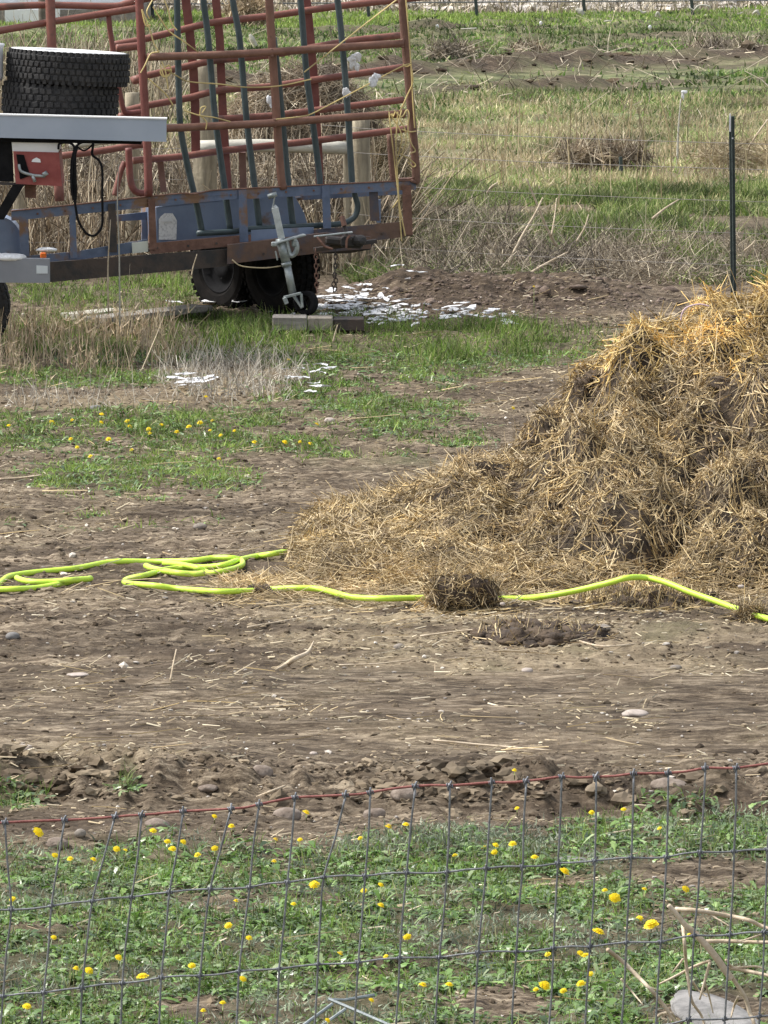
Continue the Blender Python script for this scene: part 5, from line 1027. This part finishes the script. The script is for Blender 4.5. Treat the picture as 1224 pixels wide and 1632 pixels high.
# bleached logs far away
def log(L, Y, r, lab, m='wood2'): obj('driftwood', tube([at(x, y, Y) for x, y in L], r * .7, 8, taper=(.6, 1, .7)), M[m], label=lab, cat='dead wood', group='pale dead wood along the far field edge', smooth=True)
log([(1095, 11), (1102, 14), (1106, 16), (1112, 10), (1120, 8), (1130, 10), (1132, 13)], 195, .035, 'pale curved branch near the far fence')
log([(1120, 31), (1124, 24), (1130, 27), (1142, 26)], 190, .03, 'pale forked branch below the curved one')
log([(919, 14), (925, 19), (930, 24)], 195, .11, 'pale upright rock like log left of the far post')
log([(1020, 16), (1024, 20), (1030, 19)], 195, .05, 'short pale log beside the far fence post')
log([(1045, 27), (1048, 20), (1052, 26)], 192, .05, 'pale loop of wood at the far post foot')
log([(1200, 22), (1206, 18), (1210, 24)], 192, .06, 'pale stump at the far right')
log([(1184, 20), (1176, 23)], 192, .04, 'short pale stick at the far right')
log([(398, 55), (402, 62), (409, 74)], 150, .07, 'slanted pale post stump seen between the gate rails')
log([(735, 46), (748, 46), (760, 45)], 170, .03, 'thin pale branch on the far field')
log([(963, 34), (974, 33)], 180, .04, 'short pale stick left of the far post foot')
for x, y in ((697, 42), (862, 37), (1036, 43)): obj('white_scrap', lump(at(x, y, 178), (.04, .03, .05), x, .2, 2), M['plastic'], label={697: 'white fleck on the far field nearest the trailer', 862: 'white fleck on the far field in the middle', 1036: 'white fleck on the far field at right'}[x], cat='scrap')
ffn = thing('far_fence', 'sparse far fence of thin dark posts at the top edge', 'fence', (5, 205, -5.2))
for i, x in enumerate(np.arange(-120, 1500, 172)): obj('fence_post', tube([at(x + 20, 30 - i * .9, 200), at(x + 14, -45, 200)], .045, 6, False), M['tpost'], ffn)
for yy in (-6, 5): obj('fence_wire', tube([at(-140, yy + 4, 200), at(500, yy, 200), at(1500, yy - 6, 200)], .018, 5), M['wire'], ffn)
# far yard: pale rubble line and hedge beyond the far lawn
P, p, q = scatter(500, -16, 16, 216, 250, None); P[:, 2] += .1
obj('rubble', chips(P, rng.uniform(.1, .35, len(P)), .5, 2, .5), M['pebble'], label='line of pale rubble beyond the far fence', kind='stuff')
P, p, q = scatter(14000, -16, 16, 212, 250, None)
obj('far_brush', blades(P, .15, .6, .05, .8, .5), M['greystem'], label='grey brush strip beyond the far fence', kind='stuff')
P, p, q = scatter(30000, -16, 16, 186, 212, None)
obj('grass', blades(P, .06, .16, .04, .5, .4), M['ygrass'], label='pale green far lawn behind the field rows', kind='stuff')
# far white house
hz = float(ground(-8, 196)); hs_ = thing('farmhouse', 'white clapboard farmhouse far behind the tires', 'house', (-9, 200, hz))
xl, xr = at(-220, 30, 196)[0], at(222, 30, 196)[0]
V = [box(((xl + xr) / 2, 199.5, hz + 1.6), (xr - xl, 7, 3.2))]
obj('wall', join(*V, *[box(((xl + xr) / 2, 195.97, hz + .35 + .19 * i), (xr - xl + .04, .05, .025)) for i in range(15)]), M['siding'], hs_)
obj('foundation', box(((xl + xr) / 2, 199.4, hz + .1), (xr - xl + .2, 7.2, .5)), M['concrete'], hs_)
V = np.array([[xl - .5, 195.4, hz + 3.1], [xr + .5, 195.4, hz + 3.1], [xr + .5, 203.6, hz + 3.1], [xl - .5, 203.6, hz + 3.1], [xl - .5, 199.5, hz + 5.4], [xr + .5, 199.5, hz + 5.4]])
obj('roof', (V, [(0, 3, 2, 1), (0, 1, 5, 4), (2, 3, 4, 5), (0, 4, 3), (1, 2, 5)]), M['roofm'], hs_)
for i, x in enumerate((-60, 52, 115, 175)):
    c = at(x, 0, 195.9); f_ = obj('window' if i != 1 else 'door', box((c[0], 195.93, hz + (1.7 if i != 1 else 1.35)), (.75, .1, 1.1 if i != 1 else 2.1)), M['white'], hs_)
    obj('pane', box((c[0], 195.86, hz + (1.7 if i != 1 else 1.5)), (.55, .04, .9 if i != 1 else 1.2)), M['glass'], f_)
obj('step', box((at(45, 0, 195)[0], 195.3, hz + .2), (1.2, 1, .4)), M['white'], hs_)
for x in (36, 92): obj('porch_post', box((at(x, 0, 195)[0], 194.9, hz + 1.5), (.12, .12, 3)), M['white'], hs_)
obj('tree_trunk', tube([at(68, 45, 180), at(67, 10, 180), at(66, -50, 180)], .09, 8), M['bark'], label='dark tree trunk before the farmhouse', cat='tree', smooth=True)
# ------------------------------------------------------------------ light, sky, camera
SUN_EL, SUN_AZ = math.radians(54), math.radians(-80)   # azimuth from +Y, towards -X: light from behind left
w = bpy.data.worlds.new('World'); bpy.context.scene.world = w; w.use_nodes = True; t = w.node_tree
sky = t.nodes.new('ShaderNodeTexSky'); sky.sky_type = 'NISHITA'; sky.sun_disc = False; sky.sun_elevation = SUN_EL; sky.sun_rotation = SUN_AZ; sky.air_density = 1.2; sky.dust_density = 2.5
hs0 = t.nodes.new('ShaderNodeHueSaturation'); hs0.inputs['Saturation'].default_value = .35; t.links.new(sky.outputs[0], hs0.inputs['Color']); t.links.new(hs0.outputs[0], t.nodes['Background'].inputs[0]); t.nodes['Background'].inputs[1].default_value = .1
sl = bpy.data.lights.new('sun', 'SUN'); sl.energy = 2.0; sl.angle = math.radians(8); sl.color = (1, .96, .9)
so_ = bpy.data.objects.new('sun', sl); C.objects.link(so_)
dv = Vector((math.sin(SUN_AZ) * math.cos(SUN_EL), math.cos(SUN_AZ) * math.cos(SUN_EL), math.sin(SUN_EL)))
so_.rotation_euler = dv.to_track_quat('Z', 'Y').to_euler(); so_.location = (0, 0, 30)
cd = bpy.data.cameras.new('camera'); co = bpy.data.objects.new('camera', cd); C.objects.link(co)
cd.sensor_fit = 'HORIZONTAL'; cd.sensor_width = 36; cd.lens = F / 1224 * 36; cd.clip_end = 3000; cd.clip_start = .5
co.location = (0, 0, H); co.rotation_euler = (math.pi / 2 - TH, 0, 0)
sc = bpy.context.scene; sc.camera = co; sc.render.resolution_x = 768; sc.render.resolution_y = 1024
sc.view_settings.view_transform = 'Standard'; sc.view_settings.look = 'None'; sc.view_settings.exposure = 1.25; sc.view_settings.gamma = 1
